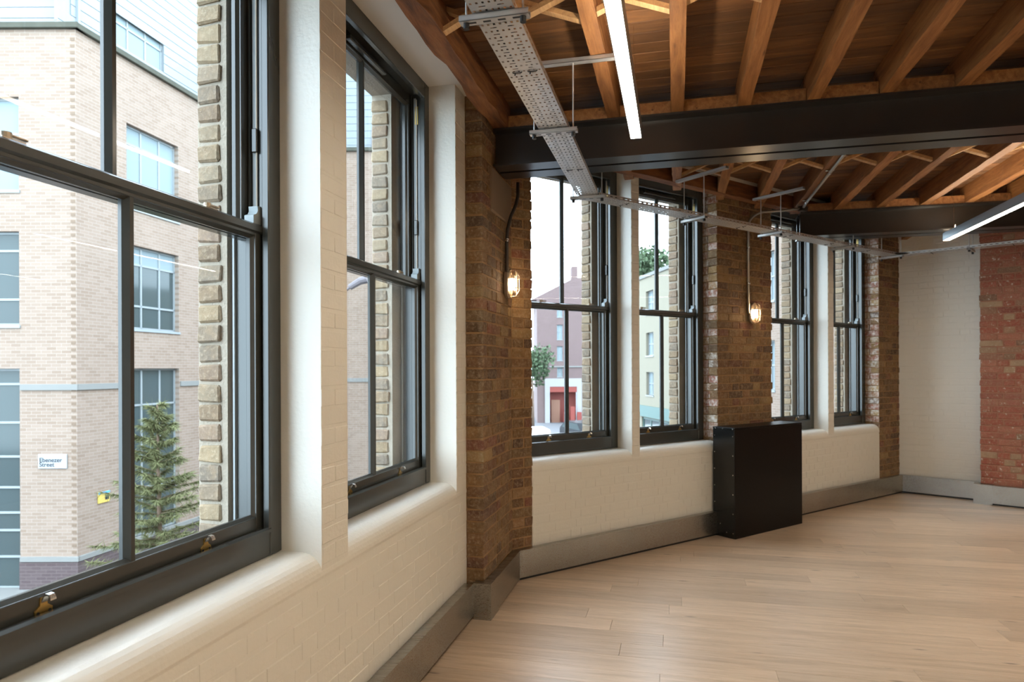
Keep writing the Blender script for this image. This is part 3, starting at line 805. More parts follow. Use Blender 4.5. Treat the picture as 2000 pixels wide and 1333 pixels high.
pendant(2.60, 1.15, 3.73, 'extra unseen linear lamp hanging in the nearest bay beyond the right picture edge')  # extra lamp outside the view, lights the interior
pendant(5.4, 1.15, 3.73, 'added unseen fill lamp on the far side of the room')  # this row is added out of view to brighten the dark right side
pendant(5.4, 4.95, 7.5, 'added unseen fill lamp on the far side of the room beyond the girder')
pendant(5.4, -2.2, .35, 'added unseen fill lamp on the far side of the room behind the camera')
for q_, (c_, s_) in enumerate([(c_, s_) for c_ in (4.0, 6.4) for s_ in (-2.2, 1.15)]):  # fill lamps added out of view to raise the room light
    pendant(c_, s_, s_ + 2.55, 'added linear fill lamp in the unseen right part of the room, %s in its grid' % ORD[q_])
pendant(-.205, -2.2, .35, 'extra unseen linear lamp behind the camera along the window wall')  # extra unseen lamps from here on, lighting the interior
pendant(2.60, -2.2, .35, 'extra unseen linear lamp behind the camera in the middle of the room')

# ------------------------------------------------------------------ caged wall lamps
def bulkhead(F, x, y, z, lab, rz):
    # local: lamp projects along -y of the frame; built at the origin then placed
    p = bpy.data.objects.new('bulkhead_lamp', None); COL.objects.link(p); p['_org'] = [0, 0, 0]
    p.matrix_world = F @ Matrix.Translation((x, y, z)); tag(p, lab, 'wall lamp', 'caged oval wall lamps')
    hw, hh = .052, .092
    def oval(sc, yy, n=28):
        r_ = []
        for k in range(n):
            a = 2*PI*k/n; cx_, cz_ = math.cos(a), math.sin(a)
            r_.append((hw*sc*cx_, yy, (hh - hw)*(1 if cz_ > 0 else -1)*min(1, abs(cz_)*1.6) * sc + hw*sc*cz_))
        return r_
    def loft(rings, cap0=True, cap1=True):
        mb = MB(); n = len(rings[0]); vs = [v for r_ in rings for v in r_]; fs = []
        for i in range(len(rings)-1):
            for k in range(n): fs.append((i*n+k, i*n+(k+1)%n, (i+1)*n+(k+1)%n, (i+1)*n+k))
        if cap0: fs.append(tuple(range(n))[::-1])
        if cap1: fs.append(tuple((len(rings)-1)*n+k for k in range(n)))
        mb.add(vs, fs); return mb
    part('back_plate', loft([oval(1.12, -.001), oval(1.12, -.022), oval(1.0, -.030)]), M['lampmetal'], p, False)
    part('glass', loft([oval(.86, -.031), oval(.86, -.065), oval(.74, -.085), oval(.45, -.094)], False), M['lampglass'], p, True)
    bm = MB().tube([(0, -.050, -.045), (0, -.052, -.035), (0, -.052, -.01), (0, -.052, .022), (0, -.052, .032)], .017, 12)
    part('bulb', bm, M['bulb'], p, True)
    part('bulb_holder', MB().tube([(0, -.052, .033), (0, -.052, .062)], .014, 10), M['lampmetal'], p)
    cg = MB()
    for yy, sc in ((-.034, 1.0), (-.070, .98)):
        r_ = oval(sc, yy); cg.tube(r_ + [r_[0]], .0026, 6)
    for zz in (-.035, .035):
        cg.tube([(-hw, -.034, zz), (-hw*.98, -.070, zz), (-hw*.6, -.098, zz), (hw*.6, -.098, zz), (hw*.98, -.070, zz), (hw, -.034, zz)], .0026, 6)
    cg.tube([(0, -.03, hh*1.02), (0, -.075, hh*.98), (0, -.100, hh*.55), (0, -.100, -hh*.55), (0, -.075, -hh*.98), (0, -.03, -hh*1.02)], .0026, 6)
    for zz in (-hh - .006, hh + .006): cg.tube([(0, -.03, zz), (0, -.044, zz)], .007, 8)
    part('cage', cg, M['lampmetal'], p)
    return p
bulkhead(F1, 4.70, PIER_D - .004, 2.18, 'lit caged wall lamp on the corner brick pier', 0)
bulkhead(F2, 5.868, D2 - .004, 2.115, 'lit caged wall lamp on the brick pier above the black casing', 0)
mb = MB(); yc = PIER_D - .022
mb.tube([(4.665, yc, 2.16), (4.665, yc, 2.49), (4.672, yc - .002, 2.56), (4.70, yc - .02, 2.66), (4.735, yc - .05, 2.75), (4.76, yc - .06, 2.82), (4.76, yc - .06, 2.918)], .0125, 10)
cd = root('conduit', F1, (4.665, yc, 2.16), label='dark conduit pipe rising from the corner pier lamp to the girder', cat='conduit')
part('pipe', mb, M['conduit_dark'], cd, True)
part('pipe_clip', MB().tube([(4.665, yc, 2.475), (4.665, yc, 2.483)], .016, 10).tube([(4.665, yc, 2.488), (4.665, yc, 2.496)], .016, 10), M['chrome'], cd)
xc = 5.795; yc = D2 - .022
cd = root('conduit', F2, (xc, yc, 2.24), label='galvanised conduit rising from the lamp above the black casing and bending under the joists', cat='conduit')
bend = [(xc, yc, 2.11), (xc, yc, 2.965)]
for k in range(1, 9):
    a_ = PI/2 * k / 8; bend.append((xc + .17 - .17*math.cos(a_), yc - .10*(1 - math.cos(a_)), 2.965 + .155*math.sin(a_)))
# run out to the joist, in front of the girder
tgt = F2.inverted() @ (F1 @ Vector((7.10, -1.20, 0)))
bend += [(xc + .17 + (tgt.x - xc - .17)*.5, (yc - .10) + (tgt.y - yc + .10)*.5, 3.122), (tgt.x, tgt.y, 3.13)]
part('pipe', MB().tube(bend, .0125, 10), M['conduit'], cd, True)
part('junction_box', MB().cbox(tgt.x - .02, tgt.x + .07, tgt.y - .03, tgt.y + .03, 3.105, 3.155, .006), M['conduit_dark'], cd)
part('pipe_clip', MB().tube([(xc, yc, 2.75), (xc, yc, 2.765)], .018, 10).tube([(xc, yc, 2.40), (xc, yc, 2.415)], .018, 10), M['chrome'], cd)
cd = root('conduit', F1, (6.2, -1.2, 3.05), label='galvanised conduit running under a joist in the far bay', cat='conduit')
part('pipe', MB().tube([(7.06, -1.215, 3.135), (6.9, -1.215, 3.145), (4.75, -1.215, 3.145)], .0125, 10), M['conduit'], cd, True)
mb = MB()
for s_ in (6.9, 5.9, 5.0): mb.cbox(s_ - .012, s_ + .012, -1.25, -1.18, 3.158, HJ, .001).tube([(s_ - .01, -1.215, 3.145), (s_ + .01, -1.215, 3.145)], .017, 10)
part('pipe_clip', mb, M['chrome'], cd)

# ------------------------------------------------------------------ perforated cable tray
TZ = EYE + 1.25; TWD = .153
def tray_sheet(L, F, x0, yc, x_clip0=None):
    """perforated sheet along local x; returns MB"""
    mb = MB(); hx, hy = .012, .0085
    ys = [yc - TWD/2 + TWD * (j + .5) / 7 for j in range(7)]
    n = int(L / .05)
    for i in range(n):
        xa = x0 + i * .05
        # band with seven holes, xa .. xa+.03 ; band with two slots xa+.03 .. xa+.05
        y = yc - TWD/2
        h0, h1 = xa + .015 - hx/2, xa + .015 + hx/2
        mb.quad((xa, y, TZ), (xa, y + TWD, TZ), (h0, y + TWD, TZ), (h0, y, TZ))
        mb.quad((h1, y, TZ), (h1, y + TWD, TZ), (xa + .036, y + TWD, TZ), (xa + .036, y, TZ))
        cur = y
        for q in ys:
            mb.quad((h0, cur, TZ), (h0, q - hy/2, TZ), (h1, q - hy/2, TZ), (h1, cur, TZ)); cur = q + hy/2
        mb.quad((h0, cur, TZ), (h0, y + TWD, TZ), (h1, y + TWD, TZ), (h1, cur, TZ))
        g0, g1 = xa + .036, xa + .0425; cur = y
        for q in (yc - .035, yc + .031):
            mb.quad((g0, cur, TZ), (g0, q - .012, TZ), (g1, q - .012, TZ), (g1, cur, TZ)); cur = q + .012
        mb.quad((g0, cur, TZ), (g0, y + TWD, TZ), (g1, y + TWD, TZ), (g1, cur, TZ))
        mb.quad((g1, y, TZ), (g1, y + TWD, TZ), (xa + .05, y + TWD, TZ), (xa + .05, y, TZ))
    return mb
def tray_side(x0, L, y, mbx):
    n = int(L / .05)
    for i in range(n):
        a_ = x0 + i * .05
        mbx.quad((a_, y, TZ), (a_ + .05, y, TZ), (a_ + .05, y, TZ + .008), (a_, y, TZ + .008))
        mbx.quad((a_, y, TZ + .015), (a_ + .05, y, TZ + .015), (a_ + .05, y, TZ + .026), (a_, y, TZ + .026))
        mbx.quad((a_, y, TZ + .008), (a_ + .012, y, TZ + .008), (a_ + .012, y, TZ + .015), (a_, y, TZ + .015))
        mbx.quad((a_ + .038, y, TZ + .008), (a_ + .05, y, TZ + .008), (a_ + .05, y, TZ + .015), (a_ + .038, y, TZ + .015))
def tray(F, x0, L, yc, lab):
    L = int(L / .05) * .05
    t = root('cable_tray', F, (x0 + L/2, yc, TZ), label=lab, cat='cable tray', group='perforated cable trays under the ceiling')
    o = part('tray_floor', tray_sheet(L, F, x0, yc), M['galv'], t); md = o.modifiers.new('thickness', 'SOLIDIFY'); md.thickness = .0012; md.offset = 0
    sd = MB(); tray_side(x0, L, yc - TWD/2, sd); o = part('side_flange', sd, M['galv'], t); md = o.modifiers.new('thickness', 'SOLIDIFY'); md.thickness = .0012; md.offset = 0
    sd = MB(); tray_side(x0, L, yc + TWD/2, sd); o = part('side_flange', sd, M['galv'], t); md = o.modifiers.new('thickness', 'SOLIDIFY'); md.thickness = .0012; md.offset = 0
    tie = MB(); x = x0 + .33
    while x < x0 + L:
        for yy in (yc - .035, yc + .03):
            tie.tube([(x, yy - .022, TZ + .003), (x, yy - .018, TZ - .004), (x, yy + .018, TZ - .004), (x, yy + .022, TZ + .003)], .0022, 5)
            tie.tube([(x, yy + .01, TZ - .004), (x + .008, yy + .012, TZ - .010)], .003, 5)
        x += .72
    tie = part('cable_ties', tie, M['rubber'], t); tie['kind'] = 'stuff'
    return t
t1c = .6135
# junction of the first run with the run along the street wall
j12 = X(F1, t1c, F2, 3.68); s1j = loc(F1, j12)[0]; s2j = loc(F2, j12)[0]
tray(F1, 1.0, s1j - TWD/2 - 1.0 + .02, t1c, 'perforated galvanised cable tray running from above the camera to the corner window')
t3y = -1.06
j23 = X(F2, 3.68, F3, t3y); s2k = loc(F2, j23)[0]; s3k = loc(F3, j23)[0]
tray(F2, s2j + .03, s2k - s2j - .08, 3.68, 'perforated cable tray running past the street windows to the far corner')
tray(F3, s3k + .03, 3.2, t3y, 'perforated cable tray crossing in front of the red brick pier')
# corner plates
for (nm, P, lab) in (('a', j12, 'flat galvanised tray bend in front of the first street window'), ('b', j23, 'flat galvanised tray bend in front of the end wall')):
    n = 16
    mb = MB().prism([(P[0] + .095*math.cos(2*PI*k/n), P[1] + .095*math.sin(2*PI*k/n)) for k in range(n)], TZ - .0025, TZ - .0008)
    solo('tray_bend', mb, M['galv'], F0, (P[0], P[1], TZ), label=lab, cat='tray bend')
# cables in the tray
for q, (yo, r_) in enumerate(((-.03, .008), (-.008, .006), (.022, .009))):
    v = [F1 @ Vector((1.0, t1c + yo, TZ + .002 + r_)), Vector((j12[0] + yo*.6, j12[1] - abs(yo), TZ + .002 + r_))]
    pts = [v[0], F1 @ Vector((2.2, t1c + yo + .006, TZ + .002 + r_)), F1 @ Vector((3.4, t1c + yo - .004, TZ + .002 + r_)), F1 @ Vector((s1j - .12, t1c + yo, TZ + .002 + r_)),
           F2 @ Vector((s2j + .16, 3.68 + yo, TZ + .004 + r_)), F2 @ Vector((s2j + .7, 3.68 + yo, TZ + .012 + r_)), F2 @ Vector((s2j + 1.6, 3.68 + yo + .004, TZ + .003 + r_)), F2 @ Vector((s2k - .2, 3.68 + yo, TZ + .003 + r_)),
           F3 @ Vector((s3k + .2, t3y + yo, TZ + .003 + r_)), F3 @ Vector((s3k + 3.0, t3y + yo, TZ + .003 + r_))]
    solo('power_cable', MB().tube(pts, r_, 8), M['rubber'], F0, tuple(pts[0]), smooth=True, label=['black cable on the window side of the tray', 'thin black cable along the middle of the tray', 'thick black cable on the room side of the tray'][q], cat='cable')
# hangers
def channel(mb, F, x, y0, y1, z, hgt=.021, wd=.041):
    # slotted channel across local y
    mb.box(x - wd/2, x - wd/2 + .003, y0, y1, z, z + hgt); mb.box(x + wd/2 - .003, x + wd/2, y0, y1, z, z + hgt); mb.box(x - wd/2, x + wd/2, y0, y1, z, z + .003)
    mb.box(x - wd/2, x - wd/2 + .011, y0, y1, z + hgt - .003, z + hgt); mb.box(x + wd/2 - .011, x + wd/2, y0, y1, z + hgt - .003, z + hgt)
def hanger(F, x, yc, top, lab, half=.125, topstrut=None, rods=(1, 1)):
    h = root('tray_hanger', F, (x, yc, TZ - .025), label=lab, cat='hanger', group='threaded rod hangers holding the cable tray')
    mb = MB(); channel(mb, F, x, yc - half, yc + half, TZ - .026); part('channel', mb, M['galv'], h)
    mb = MB()
    for k in range(4): 
        y = yc - half + .045 + k * (2*half - .09)/3; mb.box(x - .005, x + .005, y - .014, y + .014, TZ - .0268, TZ - .0262)
    part('slots', mb, M['rubber'], h)
    for sg in (-1, 1):
        y = yc + sg * (half - .022)
        part('threaded_rod', MB().tube([(x, y, TZ - .035), (x, y, top)], .004, 8), M['galv'], h)
        part('end_cap', MB().tube([(x, y, TZ - .046), (x, y, TZ - .026)], .011, 10), M['rubber'], h)
    return h
def strut_top(F, x, y0, y1, lab):
    mb = MB(); channel(mb, F, x, y0, y1, HJ - .0215); part_root = root('ceiling_channel', F, (x, (y0+y1)/2, HJ), label=lab, cat='channel', group='slotted channels under the joists')
    part('channel', mb, M['galv'], part_root)
hanger(F1, 2.29, t1c, HJ - .02, 'tray hanger nearest the camera at the top of the picture')
hanger(F1, 3.47, t1c, HJ - .02, 'tray hanger just in front of the nearer girder')
hanger(F1, s1j - .06, t1c, HJ - .02, 'tray hanger at the corner of the tray run')
hanger(F2, 4.50, 3.68, HJ - .02, 'tray hanger in front of the second street window')
hanger(F2, 5.58, 3.68, HJ - .02, 'tray hanger in front of the middle brick pier')
hanger(F2, 6.85, 3.68, HJ - GD, 'tray hanger between the far pair of street windows')
hanger(F2, s2k - .08, 3.68, HJ - .02, 'tray hanger in the far corner of the tray run')
hanger(F3, s3k + .72, t3y, HJ - .02, 'tray hanger beside the red brick pier')
strut_top(F1, 3.47, .28, .80, 'ceiling channel over the tray just in front of the nearer girder')
strut_top(F1, 2.29, .28, .80, 'ceiling channel over the tray nearest the camera')
strut_top(F2, 4.50, 3.35, 3.86, 'ceiling channel over the tray in front of the second street window')
strut_top(F2, 5.58, 3.35, 3.86, 'ceiling channel over the tray in front of the middle brick pier')
exec(compile('', '', 'exec')) if False else None
# ================================================================== OUTSIDE
GR = -3.4
M['fac'] = m_facade('buff_brick_facade', lin((136, 118, 104)), lin((124, 105, 90)), lin((146, 134, 122)), .2)
M['fac_dark'] = m_facade('purple_brick_plinth', lin((81, 68, 68)), lin((72, 58, 59)), lin((96, 85, 83)), .2)
M['fac_red'] = m_facade('red_brown_brick_block', lin((105, 86, 84)), lin((95, 78, 74)), lin((117, 103, 101)), .2)  # brick colours lightened to carry the distance haze
M['render'] = m_plain('cream_render', lin((132, 126, 110)), .9, 0, .1, .3, .08)
M['stone'] = m_plain('pale_stone_band', lin((123, 123, 119)), .85, 0, .2, .3, .12)
M['coping'] = m_plain('mossy_coping', lin((85, 85, 75)), .95, 0, .6, .2, .45)
M['wframe'] = m_plain('white_window_frame', lin((132, 138, 139)), .45)
M['clad'] = m_plain('white_metal_cladding', lin((121, 128, 131)), .45, 0, 0, .5, .05)
M['pane_out'] = m_plain('dark_reflective_pane', (.05, .065, .065, 1), .08, 0, 0, .35)
M['blind'] = m_plain('pale_window_blind', lin((120, 133, 137)), .8)
M['tarmac'] = m_plain('grey_tarmac', lin((91, 91, 93)), .9, 0, .3, .3, .15)
M['pave'] = m_plain('pale_paving', lin((114, 114, 110)), .9, 0, .3, .3, .12)
M['needle'] = m_plain('conifer_needles', lin((112, 114, 76)), .8, 0, 0, .2, .4)
M['bark'] = m_plain('conifer_bark', lin((110, 90, 74)), .9)
M['leaf'] = m_plain('broadleaf_green', lin((84, 100, 74)), .8, 0, 0, .2, .35)
M['slate'] = m_plain('grey_slate', lin((101, 95, 98)), .8)
M['shopwhite'] = m_plain('white_shopfront', lin((143, 141, 140)), .7)
M['shopred'] = m_plain('red_shop_interior', lin((125, 54, 45)), .6)
M['shopgreen'] = m_plain('dark_green_shopfront', lin((70, 96, 90)), .5)
M['carpaint'] = m_plain('black_car_paint', (.02, .022, .025, 1), .2, .2)
M['vanpaint'] = m_plain('white_car_paint', (.75, .76, .77, 1), .25)
M['yellow'] = m_plain('yellow_sign', lin((187, 162, 83)), .5)
M['blue'] = m_plain('blue_sign_band', lin((80, 150, 190)), .5)
M['sign'] = m_plain('white_enamel', lin((150, 154, 158)), .35)
M['ink'] = m_plain('grey_lettering', lin((26, 32, 36)), .6)
solo('street', MB().box(-60, 80, -12, 150, GR - .1, GR), M['tarmac'], kind='structure', label='grey street below the windows')
solo('pavement', MB().box(-17, -3, 13.2, 23.6, GR, GR + .12), M['pave'], kind='structure', label='pavement in front of the buff brick building')

def facade(par, F, x0, x1, y, z0, z1, ops, mat, th=.3, name='wall'):
    xs = sorted({x0, x1, *[o[0] for o in ops], *[o[1] for o in ops]}); zs = sorted({z0, z1, *[o[2] for o in ops], *[o[3] for o in ops]})
    mb = MB()
    for i in range(len(xs)-1):
        for k in range(len(zs)-1):
            cx_, cz_ = (xs[i]+xs[i+1])/2, (zs[k]+zs[k+1])/2
            if any(o[0] < cx_ < o[1] and o[2] < cz_ < o[3] for o in ops): continue
            mb.box(xs[i], xs[i+1], y, y + th, zs[k], zs[k+1])
    return part(name, mb, mat, par)
def gwin(par, F, x0, x1, z0, z1, y, cols, rows, fr='wframe', bar=.05, rec=.12, pane='pane_out', blind=0):
    """window unit: frame with bars as one part, each pane a sub-part"""
    mb = MB(); yy = y + rec
    mb.box(x0, x0 + bar, yy, yy + .06, z0, z1).box(x1 - bar, x1, yy, yy + .06, z0, z1).box(x0, x1, yy, yy + .06, z0, z0 + bar).box(x0, x1, yy, yy + .06, z1 - bar, z1)
    cx_ = [x0 + (x1-x0)*q for q in cols]; rz = [z0 + (z1-z0)*q for q in rows]
    for q in cx_: mb.box(q - bar/2, q + bar/2, yy, yy + .06, z0, z1)
    for q in rz: mb.box(x0, x1, yy, yy + .06, q - bar/2, q + bar/2)
    mb.box(x0 - .03, x1 + .03, y - .03, yy + .06, z0 - .06, z0)
    f = part('window', mb, M[fr], par)
    ex_ = [x0] + cx_ + [x1]; ez = [z0] + rz + [z1]
    for i in range(len(ex_)-1):
        for k in range(len(ez)-1):
            pm = M[pane]
            if blind and (k >= len(ez) - 1 - blind): pm = M['blind']
            part('pane', MB().box(ex_[i] + bar/2, ex_[i+1] - bar/2, yy + .025, yy + .035, ez[k] + bar/2, ez[k+1] - bar/2), pm, f)
    return f
# the buff brick building opposite: facade A square on, B going away, C square on again
FA = Matrix.Translation((-9.66, 15.0, 0)) @ Matrix.Rotation(R(0), 4, 'Z')
FB = mkframe(R(11.0), -9.66, 15.0)
pc = FB @ Vector((8.66, 0, 0)); FC = Matrix.Translation((pc.x, pc.y, 0))
ba = root('office_building', FA, (0, 0, 0), label='buff brick building with white cladding on top, across the street from the nearest windows', cat='building')
ZT = 9.15
opsA = [(-4.6, -1.27, 5.58, 7.66), (-4.6, -1.27, 2.58, 4.67), (-4.6, -1.27, -3.3, 1.62)]
facade(ba, FA, -7.0, 0, 0, -2.6, ZT, [(a_, b_2, max(c_, -2.6), d_) for a_, b_2, c_, d_ in opsA], M['fac'])
facade(ba, FA, -7.0, .03, -.03, GR, -2.62, [(-4.6, -1.27, -3.3, -2.62)], M['fac_dark'], .33, 'plinth')
mb = MB().box(-1.27 + .03, .035, -.04, .02, 1.14, 1.27).box(-1.27 + .03, .05, -.06, .02, -2.66, -2.56); part('stone_band', mb, M['stone'], ba)
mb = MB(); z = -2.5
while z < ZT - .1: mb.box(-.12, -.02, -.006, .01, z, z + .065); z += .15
ch = part('corner_headers', mb, m_plain('recess_shade_bricks', lin((112, 94, 78)), .9), ba); ch['kind'] = 'stuff'  # raised headers coloured darker to imitate shaded recesses
part('coping', MB().cbox(-7.0, .10, -.10, .35, ZT, ZT + .13, .01), M['coping'], ba)
gwin(ba, FA, -4.6, -1.27, 5.58, 7.66, 0, (.4, .72), (.62,), blind=2)
gwin(ba, FA, -4.6, -1.27, 2.58, 4.67, 0, (.4, .72), (.28, .80))
gwin(ba, FA, -4.6, -1.27, -3.3, 1.62, 0, (.4, .72), (.145, .265, .345, .46, .60, .755, .93))
def sub_building(nm, F, lab):
    CURT[0] = FA.inverted() @ F; return ba
bb2 = sub_building('office_building', FB, 'side wing of the buff brick building running away down the street behind the conifer')
opsB = [(1.5, 3.37, 5.58, 7.62), (1.5, 3.37, 2.60, 4.67), (1.5, 3.37, -2.58, 1.62), (5.2, 7.0, 5.58, 7.62), (5.2, 7.0, 2.60, 4.67)]
facade(bb2, FB, 0, 8.66, 0, -2.6, ZT, opsB, M['fac'])
facade(bb2, FB, 0, 8.66, -.03, GR, -2.62, [], M['fac_dark'], .33, 'plinth')
mb = MB()
for a_, b_2 in ((0, 1.47), (3.40, 8.66)): mb.box(a_, b_2, -.04, .02, 1.14, 1.27)
mb.box(0, 8.66, -.06, .02, -2.66, -2.56); part('stone_band', mb, M['stone'], bb2)
part('coping', MB().cbox(-.06, 8.66, -.10, .35, ZT, ZT + .13, .01), M['coping'], bb2)
for k_, (a_, b_2, c_, d_) in enumerate(opsB): gwin(bb2, FB, a_, b_2, c_, d_, 0, (.33, .68), (.28, .78) if k_ < 3 else (.3,), blind=3 if k_ == 0 else (1 if k_ == 1 else 0))
# clad upper storey (set back)
mb = MB(); z = ZT + .05
while z < 14.5:
    mb.ext([(.45, z), (.45, z + .235), (.47, z + .25), (.47, z)], .35, 1.45) if ZT + .3 < z < 10.4 else mb.ext([(.45, z), (.45, z + .235), (.47, z + .25), (.47, z)], .0, 8.66)
    if ZT + .3 < z < 10.4: mb.ext([(.45, z), (.45, z + .235), (.47, z + .25), (.47, z)], 3.4, 8.66)
    z += .25
part('cladding', mb.box(0, 8.66, .47, .55, ZT, 9.42).box(0, 8.66, .47, .55, 10.6, 14.5).box(0, 1.45, .47, .55, 9.4, 10.6).box(3.4, 8.66, .47, .55, 9.4, 10.6), M['clad'], bb2)
gwin(bb2, FB, 1.45, 3.4, 9.42, 10.6, .40, (.36, .68), (.72,), pane='blind')
CURT[0] = None; mb = MB(); z = ZT + .05
while z < 14.5: mb.ext([(.55, z), (.55, z + .235), (.57, z + .25), (.57, z)], -7, -.35); z += .25
part('cladding', mb.box(-7, -.3, .57, .65, ZT, 14.5), M['clad'], ba)
bc2 = sub_building('office_building', FC, 'far end of the buff brick building seen through the second window')
opsC = [(.8, 2.2, 5.6, 7.6), (.8, 2.2, 2.6, 4.6)]
facade(bc2, FC, 0, 4.6, 0, GR, ZT, opsC, M['fac'])
for a_, b_2, c_, d_ in opsC: gwin(bc2, FC, a_, b_2, c_, d_, 0, (.5,), (.7,))
part('stone_band', MB().box(0, 4.6, -.04, .02, 1.14, 1.27), M['stone'], bc2)
part('coping', MB().cbox(-.1, 4.7, -.1, .35, ZT, ZT + .13, .01), M['coping'], bc2)
mb = MB(); z = ZT + .1
while z < 12.5: mb.ext([(.35, z), (.35, z + .235), (.37, z + .25), (.37, z)], 0, 3.1); z += .25
part('cladding', mb.box(0, 3.1, .37, .5, ZT, 12.5), M['clad'], bc2)
part('roof', MB().ext([(.2, ZT + .1), (6, ZT + .1), (3, ZT + 4.5), (.6, ZT + 2.8)], 3.1, 4.6), M['slate'], bc2)

CURT[0] = None
# street name plate
sg = root('street_sign', FA, (-.53, -.02, -.44), label='white Ebenezer Street name plate on the buff brick wall', cat='sign')
part('plate', MB().cbox(-.85, -.21, -.03, -.002, -.60, -.28, .006), M['sign'], sg)
for k_, tx in enumerate(('Ebenezer', 'Street')):
    cu = bpy.data.curves.new('lettering', 'FONT'); cu.body = tx; cu.size = .135; cu.offset = .002; cu.extrude = .001; cu.materials.append(M['ink'])
    tmp = bpy.data.objects.new('tmp', cu); COL.objects.link(tmp); bpy.context.view_layer.update()
    me = bpy.data.meshes.new_from_object(tmp); me.materials.clear(); me.materials.append(M['ink']); bpy.data.objects.remove(tmp)
    o = bpy.data.objects.new('lettering', me); COL.objects.link(o); o.parent = sg
    o.location = (-.82 + .53, -.033 + .02, -.455 - k_ * .10 + .44); o.rotation_euler = (PI/2, 0, 0)
ys = root('wall_sign', FB, (.73, -.02, -1.35), label='small yellow sign with a blue band on the buff brick wall beside the conifer', cat='sign')
part('plate', MB().cbox(.56, .90, -.03, -.002, -1.50, -1.24, .004), M['yellow'], ys)
part('header_band', MB().box(.56, .90, -.034, -.030, -1.29, -1.24), M['blue'], ys)
part('symbol', MB().box(.76, .87, -.034, -.030, -1.44, -1.32), M['ink'], ys)

# conifer
def conifer(x, y, h, rad, lab):
    t = root('conifer_tree', F0, (x, y, GR), label=lab, cat='tree')
    part('trunk', MB().tube([(x, y, GR), (x + .03, y, GR + h*.5), (x, y, GR + h)], .07, 8, .012), M['bark'], t, True)
    br = MB(); nd = MB(); n = 24
    for lv in range(n):
        q = lv / (n - 1); z = GR + .45 + (h - .55) * q; rr = rad * (1 - q) ** .7 * random.uniform(.75, 1.1) + .12
        for k in range(6):
            a_ = 2*PI*(k + random.random()*.8) / 6 + lv * .9; L_ = rr * random.uniform(.55, 1.15); z = GR + .45 + (h - .55) * q + random.uniform(-.11, .11)
            pts = []
            for i in range(7):
                u = i / 6; pts.append(Vector((x + math.cos(a_)*L_*u, y + math.sin(a_)*L_*u, z + (.10 + .35*q)*u*L_ - .28*L_*u*u + .2*L_*u**3)))
            br.tube(pts, .010, 4, .002)
            for i in range(1, 7):
                for rep in range(int(26 + 26*L_)):
                    p = pts[i-1].lerp(pts[i], random.random()); 
                    dr = Vector((math.cos(a_) + random.uniform(-1.1, 1.1), math.sin(a_) + random.uniform(-1.1, 1.1), random.uniform(-.9, .35))).normalized()
                    ln_ = random.uniform(.08, .2); sd_ = dr.cross(Vector((random.uniform(-1,1), random.uniform(-1,1), 1))).normalized() * .008
                    nd.add([p - sd_, p + sd_, p + dr * ln_], [(0, 1, 2)])
    part('branches', br, M['bark'], t)
    o = part('needles', nd, M['needle'], t); o['kind'] = 'stuff'
conifer(-6.30, 12.0, 4.35, 1.15, 'green conifer on the pavement outside the nearest window')
def leafy(x, y, h, r_, lab, n=2600):
    t = root('street_tree', F0, (x, y, GR), label=lab, cat='tree')
    part('trunk', MB().tube([(x, y, GR), (x, y, GR + h*.7)], .16, 8, .06), M['bark'], t, True)
    mb = MB()
    blobs = [(x + random.uniform(-.5, .5)*r_, y + random.uniform(-.5, .5)*r_, GR + h - r_*random.uniform(.3, 1.3), r_*random.uniform(.4, .65)) for _ in range(9)]
    for _ in range(n):
        bx, by, bz, br_ = random.choice(blobs); d = Vector([random.gauss(0, 1) for _ in range(3)]).normalized() * br_ * random.uniform(.6, 1)
        p = Vector((bx, by, bz)) + d; u = Vector([random.uniform(-1, 1) for _ in range(3)]).normalized() * .14; v = u.cross(Vector([random.uniform(-1, 1) for _ in range(3)])).normalized() * .11
        mb.add([p - u, p + v, p + u, p - v], [(0, 1, 2, 3)])
    o = part('foliage', mb, M['leaf'], t); o['kind'] = 'stuff'

# red-brown block with shop at the end of the street
def at(px, py, z):      # helper used once to lay out the far street
    return ((px - 1000) / 1320 * z, z, EYE + (721 - py) / 1320 * z)
ZR = 62.0
FR = Matrix.Translation((at(1049, 0, ZR)[0], ZR, 0))
k_ = ZR / 1320
rb = root('brick_apartment_block', FR, (0, 0, 0), label='red brown brick block with a chimney and white shopfront at the end of the street', cat='building')
WX = 14.0
zroof = EYE + (721 - 586) * k_
wins = []
for (px, y0, y1) in ((1088, 635, 664), (1088, 677, 705), (1088, 718, 737), (1088, 596, 620)):
    x0 = (px - 1049) * k_; wins.append((x0, x0 + 11*k_, EYE + (721 - y1)*k_, EYE + (721 - y0)*k_))
for (a_, b_2, c_, d_) in list(wins): wins.append((a_ + 3.4, b_2 + 3.4, c_, d_))
shop = ((1064 - 1049)*k_, (1136 - 1049)*k_, GR, EYE + (721 - 740)*k_)
facade(rb, FR, 0, WX, 0, GR, zroof, wins + [shop], M['fac_red'])
for (a_, b_2, c_, d_) in wins: gwin(rb, FR, a_, b_2, c_, d_, 0, (.5,), (.5,), pane='blind')
part('side_wall', MB().box(0, .3, .3, 10, GR, zroof), M['fac_red'], rb)
part('stone_band', MB().box(-.05, WX, -.08, .02, EYE + (721-717)*k_ - .06, EYE + (721-717)*k_ + .06), M['stone'], rb)
part('roof', MB().exty([((1093-1049)*k_ - 2.6, zroof), (WX, zroof), (WX, zroof + 2.6), ((1122-1049)*k_, zroof + 2.0)], .1, 9), M['fac_red'], rb)
part('chimney', MB().box((1119-1049)*k_, (1131-1049)*k_, 1, 2.6, zroof + .5, EYE + (721 - 518)*k_), M['fac_red'], rb)
